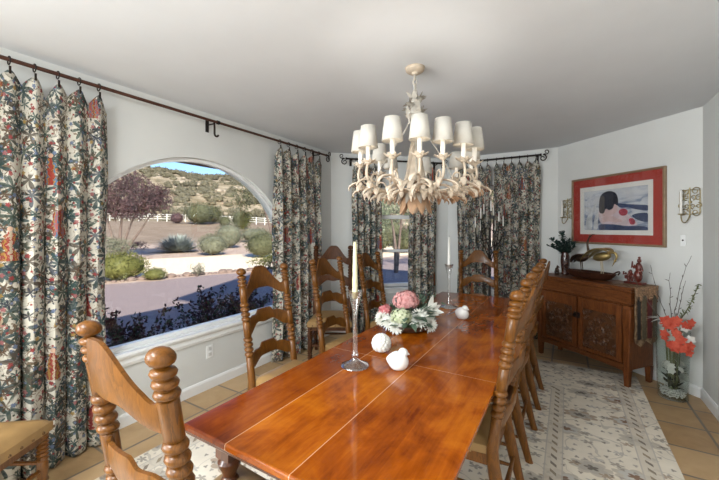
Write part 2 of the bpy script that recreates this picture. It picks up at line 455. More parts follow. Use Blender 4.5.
def mat_curtain():
    t = NT('tapestry_print_linen'); uv = t.coord('UV')
    cloth = t.ramp(t.noise(uv, 5, 3), [(0.3, (0.52, 0.49, 0.415)), (0.7, (0.65, 0.62, 0.53))])
    col = cloth; sp = t.noise(uv, 90, 3, 0.7); sp2 = t.noise(uv, 38, 3, 0.6, 0.8)
    # brown ink drawing of animals and stems
    vn = t.math('ABSOLUTE', t.math('SUBTRACT', t.noise(uv, 11, 3, 0.55, 1.3), 0.5))
    col = t.mix(t.math('MULTIPLY', t.math('LESS_THAN', vn, 0.013), 0.8), col, (0.17, 0.10, 0.06))
    # leafy trees, speckled
    m, r1, r2, lx, ly, rr = t.rosette(uv, 4.0, 4, 0.100, 0.7, 0.3, (5.3, 2.1, 0), 0.8, 0.7, 0.012)
    mm = t.math('MULTIPLY', m, t.math('GREATER_THAN', sp2, 0.485))
    mm = t.math('MULTIPLY', mm, t.math('GREATER_THAN', r2, 0.3))
    col = t.mix(t.math('MULTIPLY', mm, 0.92), col, t.ramp(t.math('ADD', r1, t.math('MULTIPLY', sp, 0.5)), [(0.2, (0.036, 0.032, 0.024)), (0.7, (0.085, 0.078, 0.045)), (1.0, (0.13, 0.080, 0.045))]))
    # big leafy star plants
    for sc, pet, R, a, b, off, cols in (
        (7.0, 7, 0.075, 0.12, 0.88, (1.7, 4.4, 0), [(0, (0.030, 0.064, 0.072)), (0.4, (0.050, 0.078, 0.060)), (0.75, (0.060, 0.075, 0.095))]),
        (7.6, 5, 0.066, 0.13, 0.88, (8.2, 3.3, 0), [(0, (0.045, 0.070, 0.068)), (0.45, (0.080, 0.065, 0.050)), (0.8, (0.070, 0.10, 0.098))]),
        (12, 6, 0.032, 0.14, 0.86, (2.9, 9.1, 0), [(0, (0.035, 0.075, 0.07)), (0.4, (0.10, 0.055, 0.03)), (0.7, (0.03, 0.035, 0.05))])):
        m, r1, r2, lx, ly, rr = t.rosette(uv, sc, pet, R, a, b, off, 1.0, 0.9, 0.0022, 1.9)
        m = t.math('MULTIPLY', m, t.math('GREATER_THAN', t.math('ADD', sp, t.math('MULTIPLY', r2, 0.35)), 0.47))
        m = t.math('MULTIPLY', m, t.step(t.noise(t.mapping(uv, (1, 1, 1), (sc, sc*2, 0)), 4.5, 2), 0.42, 0.465))
        col = t.mix(t.math('MULTIPLY', m, 0.88), col, t.ramp(r1, cols, 'CONSTANT'))
    # blossoms
    for sc, R, off, cols in (
        (12, 0.014, (6.1, 0.4, 0), [(0, (0.26, 0.045, 0.045)), (0.3, (0.13, 0.17, 0.26)), (0.55, (0.34, 0.22, 0.07)), (0.75, (0.32, 0.12, 0.12)), (0.9, (0.07, 0.09, 0.07))]),
        (22, 0.0075, (0.4, 5.7, 0), [(0, (0.25, 0.04, 0.04)), (0.35, (0.15, 0.18, 0.27)), (0.6, (0.05, 0.06, 0.04))])):
        m, r1, r2, lx, ly, rr = t.rosette(uv, sc, 5, R, 0.55, 0.45, off, 1.0, 0.95, 0.0015)
        col = t.mix(t.math('MULTIPLY', m, 0.95), col, t.ramp(r1, cols, 'CONSTANT'))
    # robed figures in red, gold and blue
    v = t.vmath('ADD', uv, (0.3, 0.83, 0))
    vo = t.n.new('ShaderNodeTexVoronoi'); vo.voronoi_dimensions = '2D'; vo.inputs['Scale'].default_value = 2.6; vo.inputs['Randomness'].default_value = 0.55
    t.link(v, vo.inputs['Vector'])
    x, y, z = t.sep(t.vmath('SUBTRACT', v, vo.outputs['Position']))
    rc = t.n.new('ShaderNodeSeparateColor'); t.link(vo.outputs['Color'], rc.inputs[0])
    wd = t.math('MULTIPLY_ADD', y, -0.22, 0.030)
    wd = t.math('ADD', wd, t.math('MULTIPLY_ADD', t.noise(uv, 15, 3), 0.12, -0.06))
    body = t.math('MULTIPLY', t.math('LESS_THAN', t.math('ABSOLUTE', x), wd), t.math('MULTIPLY', t.math('GREATER_THAN', y, -0.095), t.math('LESS_THAN', y, 0.075)))
    body = t.math('MULTIPLY', body, t.math('GREATER_THAN', rc.outputs[0], 0.46))
    st_ = t.math('ADD', t.math('MULTIPLY', t.math('SINE', t.math('MULTIPLY_ADD', x, 130.0, t.math('MULTIPLY', sp2, 9.0))), 0.25), t.math('MULTIPLY_ADD', rc.outputs[1], 0.5, 0.25))
    fc = t.ramp(st_, [(0.0, (0.42, 0.34, 0.24)), (0.2, (0.32, 0.05, 0.035)), (0.42, (0.20, 0.03, 0.03)), (0.54, (0.36, 0.19, 0.045)), (0.7, (0.06, 0.14, 0.25)), (0.85, (0.33, 0.09, 0.07))], 'CONSTANT')
    col = t.mix(t.math('MULTIPLY', body, 0.95), col, fc)
    hd = t.math('LESS_THAN', t.vmath('LENGTH', t.vmath('SUBTRACT', t.vmath('SUBTRACT', v, vo.outputs['Position']), (0, 0.090, 0))), 0.014)
    col = t.mix(t.math('MULTIPLY', hd, t.math('GREATER_THAN', rc.outputs[0], 0.46)), col, (0.55, 0.36, 0.26))
    t.set(col, 0.85, 0, 0.15)
    t.bump(t.noise(uv, 420, 1), 0.1, 0.001)
    tl = t.n.new('ShaderNodeBsdfTranslucent'); t.link(col, tl.inputs[0])
    mx = t.n.new('ShaderNodeMixShader'); mx.inputs[0].default_value = 0.10
    t.link(t.bsdf.outputs[0], mx.inputs[1]); t.link(tl.outputs[0], mx.inputs[2]); t.link(mx.outputs[0], t.out.inputs[0])
    return t.mat
M['curtain'] = mat_curtain()

# ------------------------------------------------------------------ room shell
def wall(name, fr, openings=(), thick=0.18, z1=CEIL):
    """openings: (x0, x1, zbottom, topfunction)"""
    b = MB()
    xs = [0.0]
    for (a, c, zb, tf) in openings:
        n = 40 if tf(0.5*(a+c)) != tf(a+1e-6) else 1
        xs += [a+(c-a)*(0.5-0.5*math.cos(PI*i/n)) if n > 1 else a+(c-a)*i/n for i in range(n+1)]
    xs.append(fr.L)
    def q(p0, p1, p2, p3): b.face(b.pt(p0), b.pt(p1), b.pt(p2), b.pt(p3))
    for x0, x1 in zip(xs, xs[1:]):
        if x1-x0 < 1e-6: continue
        op = next((o for o in openings if o[0]-1e-6 <= x0 and x1 <= o[1]+1e-6), None)
        for y, s in ((0, 1), (thick, -1)):
            def side(za, zb_, zc, zd):
                p = [(x0, y, za), (x1, y, zb_), (x1, y, zd), (x0, y, zc)]
                q(*(p if s > 0 else p[::-1]))
            if op is None: side(0, 0, z1, z1)
            else:
                side(0, 0, op[2], op[2]); side(op[3](x0), op[3](x1), z1, z1)
        if op is not None:
            q((x0, 0, op[2]), (x1, 0, op[2]), (x1, thick, op[2]), (x0, thick, op[2]))
            q((x0, thick, op[3](x0)), (x1, thick, op[3](x1)), (x1, 0, op[3](x1)), (x0, 0, op[3](x0)))
    for (a, c, zb, tf) in openings:
        q((a, 0, zb), (a, thick, zb), (a, thick, tf(a)), (a, 0, tf(a)))
        q((c, thick, zb), (c, 0, zb), (c, 0, tf(c)), (c, thick, tf(c)))
    q((0, 0, 0), (0, 0, z1), (0, thick, z1), (0, thick, 0)); q((fr.L, 0, 0), (fr.L, thick, 0), (fr.L, thick, z1), (fr.L, 0, z1))
    o = b.build(name, M['wall'], smooth=False, loc=fr.o, rz=fr.rz)
    o['kind'] = 'structure'; return o

ARC_C, ARC_R, ARC_Z, SILL = 1.99-YB, 1.20, 0.935, 0.565
def arch(x): return ARC_Z+math.sqrt(max(0, ARC_R**2-(x-ARC_C)**2))
wall('wall_left', WL, [(ARC_C-ARC_R, ARC_C+ARC_R, SILL, arch)])
w2a, w2b = W2.px(372, 0.05), W2.px(423, 0.05)
wall('wall_back_left', W2, [(w2a, w2b, 0.62, lambda x: 2.12)])
w3a, w3b = 0.30, 1.14
wall('wall_back', W3, [(w3a, w3b, 0.62, lambda x: 2.12)])
wall('wall_back_right', W4)
wall('wall_right', WR)
wall('wall_front', WF)
def slab(name, mat, z0, z1, grow):
    pts = [(A[0], YB), A, B, C_, D, (D[0], YB)]; c = Vector((-0.92, 1.4))
    pts = [c+(Vector(p)-c)*(1+grow) for p in pts]
    b = MB(); b.prism([tuple(p) for p in pts][::-1], lambda x, y: (x, y, z0), lambda x, y: (x, y, z1))
    o = b.build(name, mat, smooth=False); o['kind'] = 'structure'; return o
slab('floor', M['floor'], -0.12, 0.0, 0.03)
slab('ceiling', M['ceiling'], CEIL, CEIL+0.06, 0.03)
def mat_roof():
    t = NT('clay_roof'); t.set(t.ramp(t.noise(t.coord('Object'), 4, 4), [(0.3, (0.14, 0.07, 0.045)), (0.7, (0.22, 0.12, 0.08))]), 0.8); return t.mat
def roof():
    P = [(A[0], YB), A, B, C_, D, (D[0], YB)]; c = Vector((-0.92, 1.4)); b = MB()
    n = len(P); rings = []
    def off(k, d):
        p0, p1, p2 = Vector(P[k-1]), Vector(P[k]), Vector(P[(k+1) % n])
        n1 = Vector((-(p1-p0).y, (p1-p0).x)).normalized(); n2 = Vector((-(p2-p1).y, (p2-p1).x)).normalized()
        m = (n1+n2).normalized(); return p1+m*(d/max(0.3, m.dot(n1)))
    for (d, z) in ((0.0, 2.62), (0.80, 2.22), (0.83, 2.36), (0.0, 2.80)):
        rings.append([b.pt((*off(k, d), z)) for k in range(n)])
    top = [b.pt((c.x+(Vector(P[k]).x-c.x)*0.15, c.y+(Vector(P[k]).y-c.y)*0.5, 3.7)) for k in range(n)]
    rings.append(top)
    for a, q in zip(rings, rings[1:]):
        for k in range(n): b.face(a[k], a[(k+1) % n], q[(k+1) % n], q[k])
    b.face(*top); b.face(*rings[0][::-1])
    o = b.build('roof', mat_roof(), smooth=False); o['kind'] = 'structure'
roof()
def house_wing():
    b = MB(); b.box((5.2, 2.3, 3.0), (7.2, 7.4, 6.5)); b.prism([(-4.1, 6.25), (4.1, 6.25), (0, 8.2)], lambda y, z: (1.3, 2.3+y, z), lambda y, z: (9.1, 2.3+y, z))
    o = b.build('house_wing', M['wall'], smooth=False); o['kind'] = 'structure'
house_wing()

def baseboard(name, fr, x0=0.0, x1=None):
    b = MB(); x1 = fr.L if x1 is None else x1
    prof = [(0, 0), (-0.016, 0), (-0.016, 0.075), (-0.009, 0.092), (0, 0.095)]
    b.prism(prof, lambda y, z: (x0, y, z), lambda y, z: (x1, y, z))
    o = b.build(name, M['white'], smooth=False, loc=fr.o, rz=fr.rz); o['kind'] = 'structure'
for nm, fr in (('left', WL), ('back_left', W2), ('back', W3), ('back_right', W4), ('right', WR), ('front', WF)):
    baseboard('baseboard_'+nm, fr)

# arched picture window
def arch_window():
    w = bpy.data.objects.new('window_1', None); COL.objects.link(w); w.location = WL.o; w.rotation_euler = (0, 0, WL.rz); w['kind'] = 'structure'
    def outline(r, zb, n=44):
        pts = [(ARC_C-r, zb), (ARC_C+r, zb)]
        return pts+[(ARC_C+r*math.cos(PI*i/n), ARC_Z+r*math.sin(PI*i/n)) for i in range(n+1)]
    b = MB(); o = outline(ARC_R-0.002, SILL+0.002); i_ = outline(ARC_R-0.032, SILL+0.035); n = len(o)
    for y0, y1 in ((0.035, 0.09),):
        R = [[b.pt((p[0], y, p[1])) for p in q] for q in (o, i_) for y in (y0, y1)]
        o0, o1, i0, i1 = R
        for k in range(n):
            j = (k+1) % n
            b.face(o0[k], o0[j], i0[j], i0[k]); b.face(i0[k], i0[j], i1[j], i1[k]); b.face(i1[k], i1[j], o1[j], o1[k])
    b.build('window_frame', M['white'], w, smooth=False)
    g = MB(); g.prism(outline(ARC_R-0.028, SILL+0.031), lambda x, z: (x, 0.060, z), lambda x, z: (x, 0.066, z))
    g.build('window_glass', M['glass'], w, smooth=False)
    s = MB(); x0, x1 = ARC_C-ARC_R-0.12, ARC_C+ARC_R+0.12
    prof = [(0.0, SILL-0.11), (-0.018, SILL-0.11), (-0.028, SILL-0.085), (-0.022, SILL-0.055), (-0.034, SILL-0.038), (-0.05, SILL-0.034), (-0.056, SILL-0.018), (-0.05, SILL), (0.0, SILL)]
    s.prism(prof, lambda y, z: (x0, y, z), lambda y, z: (x1, y, z))
    s.box((ARC_C, 0.017, SILL+0.004), (2*ARC_R-0.006, 0.033, 0.008))
    s.build('window_sill', M['white'], w, smooth=False)
arch_window()
def sash_window(name, fr, x0, x1, z0, z1, bars):
    w = bpy.data.objects.new(name, None); COL.objects.link(w); w.location = fr.o; w.rotation_euler = (0, 0, fr.rz); w['kind'] = 'structure'
    b = MB(); t = 0.045; xm = (x0+x1)/2; W = x1-x0
    b.box((x0+t/2+.001, 0.10, (z0+z1)/2), (t, 0.06, z1-z0-.004)); b.box((x1-t/2-.001, 0.10, (z0+z1)/2), (t, 0.06, z1-z0-.004))
    b.box((xm, 0.10, z0+t/2+.002), (W-2*t, 0.06, t)); b.box((xm, 0.10, z1-t/2-.002), (W-2*t, 0.06, t))
    for z, h in bars: b.box((xm, 0.10, z), (W-2*t, 0.05, h))
    b.build('window_frame', M['white'], w, smooth=False, bevel=0.003)
    g = MB(); g.box((xm, 0.105, (z0+z1)/2), (W-2*t, 0.005, z1-z0-2*t)); g.build('window_glass', M['glass'], w, smooth=False)
    s = MB(); s.box((xm, -0.008, z0-0.012), (W+0.10, 0.075, 0.024)); s.box((xm, -0.008, z0-0.055), (W+0.04, 0.016, 0.06)); s.build('window_sill', M['white'], w, smooth=False, bevel=0.004)
sash_window('window_2', W2, w2a, w2b, 0.62, 2.12, ((1.665, 0.055), (1.155, 0.035)))
sash_window('window_3', W3, w3a, w3b, 0.62, 2.12, ((1.665, 0.055), (1.155, 0.035)))
# ------------------------------------------------------------------ curtains and rods
ROD_Y, ROD_Z = -0.105, 2.475
def curtain(name, fr, x0, x1, npl, label, seed, zt=2.415, group=None):
    rng = random.Random(seed); base = fr.w((x0+x1)/2, ROD_Y, 0)
    t = thing(name, label, 'curtain', base, fr.rz, group); W = x1-x0
    ph = [rng.uniform(-0.5, 0.5) for _ in range(6)]
    b = MB(); nu, nv = npl*12, 44; uv = []
    def fn(u, v):
        p = u*npl                                  # ring k hangs at p = k + 0.5
        d = abs((p % 1.0)-0.5)*2
        top = zt-0.105*(d**1.35)*(0.8+0.3*math.sin(int(p+0.5)*2.3+seed))
        z = top*(1-v)+0.012*v
        k = 2*PI*(p-0.5)
        amp = 0.016+0.020*min(1, v*3.0)
        drift = 0.55*v*math.sin(1.7*u*npl*0.6+ph[0]*6)+0.25*math.sin(3*v+ph[1]*8+u*5)
        y = -amp*math.cos(k+drift)-0.010*math.cos(2*k+ph[2]*4+v*2)*min(1, v*2)
        y += 0.012*math.sin(u*7+v*4+ph[3]*5)*v
        x = -W/2+W*u+0.012*math.sin(k*1.0+ph[4]*6)*min(1, v*2)
        x += 0.010*math.sin(v*9+ph[5]*7)*(abs(u-0.5)*2)**3
        uv.append((u*W*1.75+seed*0.37, z+seed*0.11))
        return (x, y, z)
    b.grid(fn, nu, nv); b.uv = uv
    c = b.build('cloth', M['curtain'], t, solid=0.003)
    for k in range(npl):
        x = -W/2+W*(k+0.5)/npl; r = MB()
        pts = spiral((x, 0, ROD_Z-0.006), 0.024, 0.024, 0, 1, 14, Vector((0, 1, 0)), Vector((0, 0, 1)))
        r.tube(pts, 0.0035, 6); r.box((x, -0.018, zt-0.004), (0.010, 0.008, 0.044)); r.build('curtain_ring', M['iron'], t)
    return t
def rod(name, fr, x0, x1, label, brackets, mat, ends=(1, 1), curl=1.0):
    t = thing(name, label, 'curtain rod', fr.w((x0+x1)/2, ROD_Y, ROD_Z), fr.rz); h = (x1-x0)/2
    b = MB(); b.tube([(-h, 0, 0), (0, 0, 0), (h, 0, 0)], 0.0125, 12); b.build('pole', mat, t)
    for s, on in ((-1, ends[0]), (1, ends[1])):
        if not on: continue
        f = MB(); ax = Vector((s, 0, 0)); az = Vector((0, 0, 1))
        f.tube([(s*h, 0, 0), (s*(h+0.02), 0, 0)], 0.017, 12)
        f.tube(spiral((s*(h+0.035), 0, -0.045*curl), 0.046*curl, 0.010, PI/2, -1.35, 34, ax, az), [0.009-0.004*i/34 for i in range(35)], 8)
        f.tube(spiral((s*(h+0.075), 0, 0.034*curl), 0.034*curl, 0.008, -PI*0.75, 1.2, 28, ax, az), [0.0075-0.003*i/28 for i in range(29)], 8)
        f.build('finial', M['iron'], t)
    for x, hook in brackets:
        f = MB(); lx = x-(x0+x1)/2
        f.box((lx, -ROD_Y-0.006, -0.03), (0.03, 0.010, 0.11)); f.tube([(lx, -ROD_Y-0.01, -0.02), (lx, 0.01, -0.022), (lx, -0.004, -0.016)], 0.007, 8)
        if hook:
            f.tube([(lx, -0.004, -0.014), (lx, -0.008, -0.06), (lx, -0.008, -0.115)]+[(lx+0.02-0.02*math.cos(a), -0.008, -0.115-0.02*math.sin(a)) for a in (0.6, 1.2, 1.8, 2.4, 3.0)], 0.009, 8)
            f.tube([(lx+0.03, 0, 0), (lx+0.055, 0, 0)], 0.018, 10)
        f.build('bracket', M['iron'], t)
    return t
rod('curtain_rod', WL, 2.6, WL.px(326, ROD_Y), 'long dark bronze curtain rod above the arched picture window', [(3.1, 0), (WL.px(214, ROD_Y), 1), (WL.px(319, ROD_Y), 0)], M['rod'], (1, 1))
rod('curtain_rod', W2, W2.px(347, ROD_Y), W2.px(441, ROD_Y), 'iron curtain rod over the narrow sash window behind the chandelier', [(W2.px(352, ROD_Y), 0), (W2.px(437, ROD_Y), 0)], M['iron'], (1, 1))
rod('curtain_rod', W3, W3.px(459, ROD_Y), W3.px(540, ROD_Y), 'iron curtain rod with scroll finial beside the framed picture', [(W3.px(463, ROD_Y), 0), (W3.px(537, ROD_Y), 0)], M['iron'], (0, 1))

xr = WL.px(108, ROD_Y)
curtain('curtain', WL, xr-0.108*6.2, xr, 6, 'cream printed curtain left of the arched window, nearest the camera', 1)
curtain('curtain', WL, WL.px(275, ROD_Y), WL.px(322, ROD_Y), 6, 'tapestry print curtain right of the arched window, beside the corner', 2)
curtain('curtain', W2, W2.px(353, ROD_Y), W2.px(383, ROD_Y), 5, 'tapestry print curtain left of the narrow sash window', 3)
curtain('curtain', W2, W2.px(409, ROD_Y), W2.px(436.5, ROD_Y), 4, 'tapestry print curtain right of the narrow sash window', 4)
x3 = W3.px(491, ROD_Y)
curtain('curtain', W3, W3.px(457.5, ROD_Y), x3, 5, 'tapestry print curtain behind the iron candle tree, left half of the back window', 5)
curtain('curtain', W3, x3+0.025, W3.px(540, ROD_Y), 6, 'wide tapestry print curtain at the back window, next to the sideboard wall', 6)

# ------------------------------------------------------------------ rug
RX0, RX1, RY0, RY1 = -2.40, 0.60, -0.45, 4.38
rug = thing('area_rug', 'large cream oriental rug with faded floral border under the dining table', 'rug', ((RX0+RX1)/2, (RY0+RY1)/2, 0))
b = MB(); b.box((0, 0, 0.005), (RX1-RX0, RY1-RY0, 0.008)); b.build('pile', mat_rug((RX1-RX0)/2, (RY1-RY0)/2), rug, smooth=False)
b = MB(); rng = random.Random(4)
for s in (-1, 1):
    for i in range(230):
        x = -1.49+2.98*i/229+rng.uniform(-.004, .004); y0 = s*(RY1-RY0)/2; l = rng.uniform(0.035, 0.06)
        b.tube([(x, y0-s*0.004, 0.006), (x+rng.uniform(-.006, .006), y0+s*l*0.5, 0.005), (x+rng.uniform(-.012, .012), y0+s*l, 0.003)], 0.0028, 4)
f = b.build('fringe', plain('fringe_cotton', (0.55, 0.51, 0.44), 0.9), rug); f['kind'] = 'stuff'

# ------------------------------------------------------------------ table
TX0, TX1, TY0, TY1 = -1.265, -0.29, 0.785, 4.0
tbl = thing('dining_table', 'long glossy cherry wood dining table with plank top and turned legs', 'table', ((TX0+TX1)/2, (TY0+TY1)/2, 0))
hw, hl = (TX1-TX0)/2, (TY1-TY0)/2
b = MB(); b.box((0, 0, 0.736), (2*hw, 2*hl, 0.028)); b.build('tabletop', M['table'], tbl, bevel=0.007)
b = MB(); b.box((0, 0, 0.716), (2*hw-0.014, 2*hl-0.014, 0.012)); b.build('edge_moulding', M['table_edge'], tbl, bevel=0.004)
b = MB()
for s in (-1, 1):
    b.box((s*(hw-0.11), 0, 0.665), (0.022, 2*hl-0.25, 0.09)); b.box((0, s*(hl-0.13), 0.665), (2*hw-0.24, 0.022, 0.09))
b.build('apron', M['table_edge'], tbl, smooth=False)
legp = [(0.036, 0.0095), (0.040, 0.03), (0.028, 0.06), (0.032, 0.10), (0.026, 0.13), (0.040, 0.22), (0.046, 0.30), (0.034, 0.40), (0.024, 0.46), (0.036, 0.485), (0.036, 0.50), (0.025, 0.515),
        (0.030, 0.535), (0.044, 0.56), (0.046, 0.575), (0.036, 0.59)]
for sx in (-1, 1):
    for sy in (-1, 1):
        b = MB(); b.lathe(legp, (sx*(hw-0.11), sy*(hl-0.13), 0), 18); b.box((sx*(hw-0.11), sy*(hl-0.13), 0.652), (0.075, 0.075, 0.12))
        b.build('leg', M['table_edge'], tbl)

# ------------------------------------------------------------------ ladder-back chairs
def rear_y(z):                  # rake of the rear posts, chair faces +y
    if z < 0.44: return -0.205-0.095*((0.44-z)/0.44)**1.4
    return -0.205-0.112*((z-0.44)/0.77)**1.1
NAIL = []
def ladder_chair(label, m_wood, group=None):
    t = thing('ladder_back_chair', label, 'chair', (0, 0, 0), 0, group)
    RXP = 0.212
    plain_z = [(1.080, 0.975), (0.845, 0.740), (0.610, 0.515)]
    for s in (-1, 1):
        b = MB(); rings = []
        def add(z, r, ry=None): rings.append((s*RXP*(1-0.03*(z < 0.44)*(0.44-z)), rear_y(z), z, r, ry or r))
        for i in range(9):
            z = 0.45*i/8; k = 1-i/8
            add(z, 0.0195+0.004*(1-k), 0.023+0.004*(1-k)+0.007*math.sin(PI*min(1, k*1.2)))
        add(0.47, 0.026)
        def ringgroup(za, zb, n):
            h = (zb-za)/n
            for i in range(n):
                z0 = za+i*h
                for u, r in ((0.06, 0.0195), (0.22, 0.0285), (0.5, 0.0315), (0.78, 0.0285), (0.94, 0.0195)): add(z0+u*h, r)
        add(0.510, 0.026)
        for (a, c), nx in zip(plain_z[::-1], (4, 4, 3)):
            za = c; add(za+0.002, 0.0245); add(a-0.002, 0.0255)
            nz = {0.610: 0.740, 0.845: 0.975, 1.080: 1.160}[a]
            ringgroup(a, nz, nx)
        for u in range(9):
            ph = PI*u/8
            add(1.163+0.047*(0.5-0.5*math.cos(ph)), max(0.004, 0.0335*math.sin(0.32+ph*0.88)))
        b.stack(rings, 16); b.build('back_post', m_wood, t, sharp=60)
    def slat(z_end_t, z_end_b, topf, botf, bow):
        b = MB(); n = 36; L = RXP-0.012
        F = []; K = []
        for i in range(n+1):
            u = -1+2*i/n; x = u*L
            zt, zb = topf(abs(u)), botf(abs(u))
            for lst, off in ((F, 0.010), (K, -0.010)):
                col = []
                for j in range(5):
                    z = zb+(zt-zb)*j/4; th = off*(0.55 if j in (0, 4) else 1)
                    col.append(b.pt((x, rear_y(z)-bow*(1-u*u)+th, z)))
                lst.append(col)
        for i in range(n):
            for j in range(4):
                b.face(F[i][j], F[i][j+1], F[i+1][j+1], F[i+1][j]); b.face(K[i][j], K[i+1][j], K[i+1][j+1], K[i][j+1])
            b.face(F[i][0], F[i+1][0], K[i+1][0], K[i][0]); b.face(F[i][4], K[i][4], K[i+1][4], F[i+1][4])
        for i in (0, n):
            for j in range(4): b.face(F[i][j], K[i][j], K[i][j+1], F[i][j+1])
        b.build('slat', m_wood, t, sharp=50)
    sm = lambda e0, e1, x: (lambda q: q*q*(3-2*q))(max(0, min(1, (x-e0)/(e1-e0))))
    slat(0, 0, lambda u: 1.072+0.133*(1-sm(0.12, 0.86, u))-0.012*math.sin(PI*sm(0.70, 1.0, u)), lambda u: 0.985+0.060*(1-sm(0.25, 0.95, u)), 0.056)
    slat(0, 0, lambda u: 0.842+0.030*(1-sm(0.28, 0.42, u))-0.0+0.022*(1-sm(0.62, 0.92, u)), lambda u: 0.750+0.052*(1-sm(0.3, 0.9, u))-0.006*math.cos(u*7), 0.052)
    slat(0, 0, lambda u: 0.607+0.030*(1-sm(0.28, 0.42, u))+0.022*(1-sm(0.62, 0.92, u)), lambda u: 0.525+0.045*(1-sm(0.3, 0.9, u)), 0.046)
    # seat: upholstered pad with nailheads over a wooden rail frame
    fwd, bck, wf, wb = 0.235, -0.20, 0.235, 0.190
    out = lambda g: [(-wb-g*.6, bck+0.0), (wb+g*.6, bck+0.0), (wf+g, fwd+g), (-wf-g, fwd+g)]
    def seatpt(u, v, g): 
        w = wb+(wf-wb)*v; return ((2*u-1)*(w+g), bck+(fwd+g-bck)*v)
    b = MB()
    def top(u, v):
        x, y = seatpt(u, v, 0.008); e = min(u, 1-u, v, 1-v)
        return (x, y, 0.452+0.034*min(1, e*7)**0.5+0.012*math.sin(PI*u)*math.sin(PI*v))
    b.grid(top, 22, 22)
    k = len(b.v); ring = [(i/22, 0) for i in range(22)]+[(1, i/22) for i in range(22)]+[(1-i/22, 1) for i in range(22)]+[(0, 1-i/22) for i in range(22)]
    a = [b.pt((*seatpt(u, v, 0.008), 0.452)) for u, v in ring]; c = [b.pt((*seatpt(u, v, 0.008), 0.405)) for u, v in ring]; n = len(ring)
    for i in range(n): b.face(c[i], c[(i+1) % n], a[(i+1) % n], a[i])
    b.face(*c[::-1]); so = b.build('seat', M['leather'], t, sharp=50)
    per = [(i/8, 1) for i in range(9)]+[(0, i/7) for i in range(2, 7)]+[(1, i/7) for i in range(2, 7)]
    for u, v in per:
        x, y = seatpt(u, v, 0.009)
        if not NAIL:
            nb = MB(); nb.ball((0, 0, 0), 0.0075, 8, 5); NAIL.append(nb.build('nailhead', M['nail'], so)); k_ = NAIL[0]
        else:
            k_ = NAIL[0].copy(); COL.objects.link(k_); k_.parent = so
        k_.location = (x, y, 0.418)
    b = MB(); Q = [(-wb, bck+0.004), (wb, bck+0.004), (wf-.02, fwd-.02), (-wf+.02, fwd-.02)]
    for i in range(4):
        p, q = Vector(Q[i]), Vector(Q[(i+1) % 4]); m = (p+q)/2; d = q-p
        b.box((m.x, m.y, 0.388), (d.length, 0.024, 0.05), math.atan2(d.y, d.x))
    b.build('seat_rail', m_wood, t, smooth=False)
    for s in (-1, 1):
        b = MB(); x, y = s*(wf-0.022), fwd-0.022
        R = [(0.018, 0.0), (0.024, 0.02), (0.018, 0.05), (0.022, 0.07)]
        for i in range(4): R += [(0.0185, 0.075+i*.022), (0.0275, 0.086+i*.022)]
        R += [(0.021, 0.170), (0.025, 0.180), (0.025, 0.245), (0.021, 0.252)]
        for i in range(6): R += [(0.0195, 0.256+i*.0215), (0.0285, 0.2665+i*.0215)]
        R += [(0.022, 0.386), (0.027, 0.39), (0.027, 0.404)]
        b.lathe(R, (x, y, 0), 14); b.build('front_leg', m_wood, t, sharp=60)
    for z in (0.13, 0.24):
        for s in (-1, 1):
            b = MB(); p0, p1 = Vector((s*(wf-.022), fwd-.022, z)), Vector((s*0.208, rear_y(z), z+0.01))
            b.tube([p0.lerp(p1, q) for q in (0, .2, .5, .8, 1)], [.008, .011, .014, .011, .008], 10); b.build('stretcher', m_wood, t)
    for z in (0.21,):
        b = MB(); b.tube([(-wf+.03, fwd-.022, z), (-.1, fwd-.022, z), (-.04, fwd-.022, z), (0, fwd-.022, z), (.04, fwd-.022, z), (.1, fwd-.022, z), (wf-.03, fwd-.022, z)], [.009, .014, .011, .021, .011, .014, .009], 12)
        b.build('stretcher', m_wood, t)
        b = MB(); b.tube([(-.2, rear_y(.2), .2), (0, rear_y(.2), .2), (.2, rear_y(.2), .2)], [.009, .013, .009], 10); b.build('stretcher', m_wood, t)
    return t
GZ = 0.0092                      # top of the rug
ch = ladder_chair('honey oak ladder-back chair at the near head of the table, back to camera', M['oak'])
ch.location = (-1.022, 0.780, GZ); ch.rotation_euler = (0, 0, math.radians(-2.5))
def place(x, y, deg, label, z=GZ, src=ch, scale=None):
    c = copy_tree(src); c.location = (x, y, z); c.rotation_euler = (0, 0, math.radians(deg)); c['label'] = label
    if scale: c.scale = scale
    return c
place(-1.635, 1.85, -90, 'oak ladder-back chair on the window side, the one nearest the camera')
place(-1.635, 2.64, -90, 'oak ladder-back chair on the window side, middle one, behind the glass candlestick')
place(-1.64, 3.46, -90, 'oak ladder-back chair on the window side, farthest one, before the sash window')
place(-0.505, 1.92, 90, 'oak ladder-back chair on the sideboard side of the table, closest to camera')
place(-0.505, 2.65, 90, 'oak ladder-back chair on the sideboard side of the table, middle of three')
place(-0.50, 3.40, 90, 'oak ladder-back chair on the sideboard side of the table, last one before the sideboard')
place(-0.90, 4.28, 180+14, 'oak ladder-back chair at the far head of the table, facing the camera')
place(-2.47, 0.415, -57, 'tan leather chair seat with nailheads at the left edge beside the cream curtain', 0.0)
dk = ladder_chair('dark wood ladder-back chair standing in the corner behind the table', M['walnut'])
dk.location = (-2.305, 3.21, GZ); dk.rotation_euler = (0, 0, math.radians(-149)); dk.scale = (1, 1, 1.055)
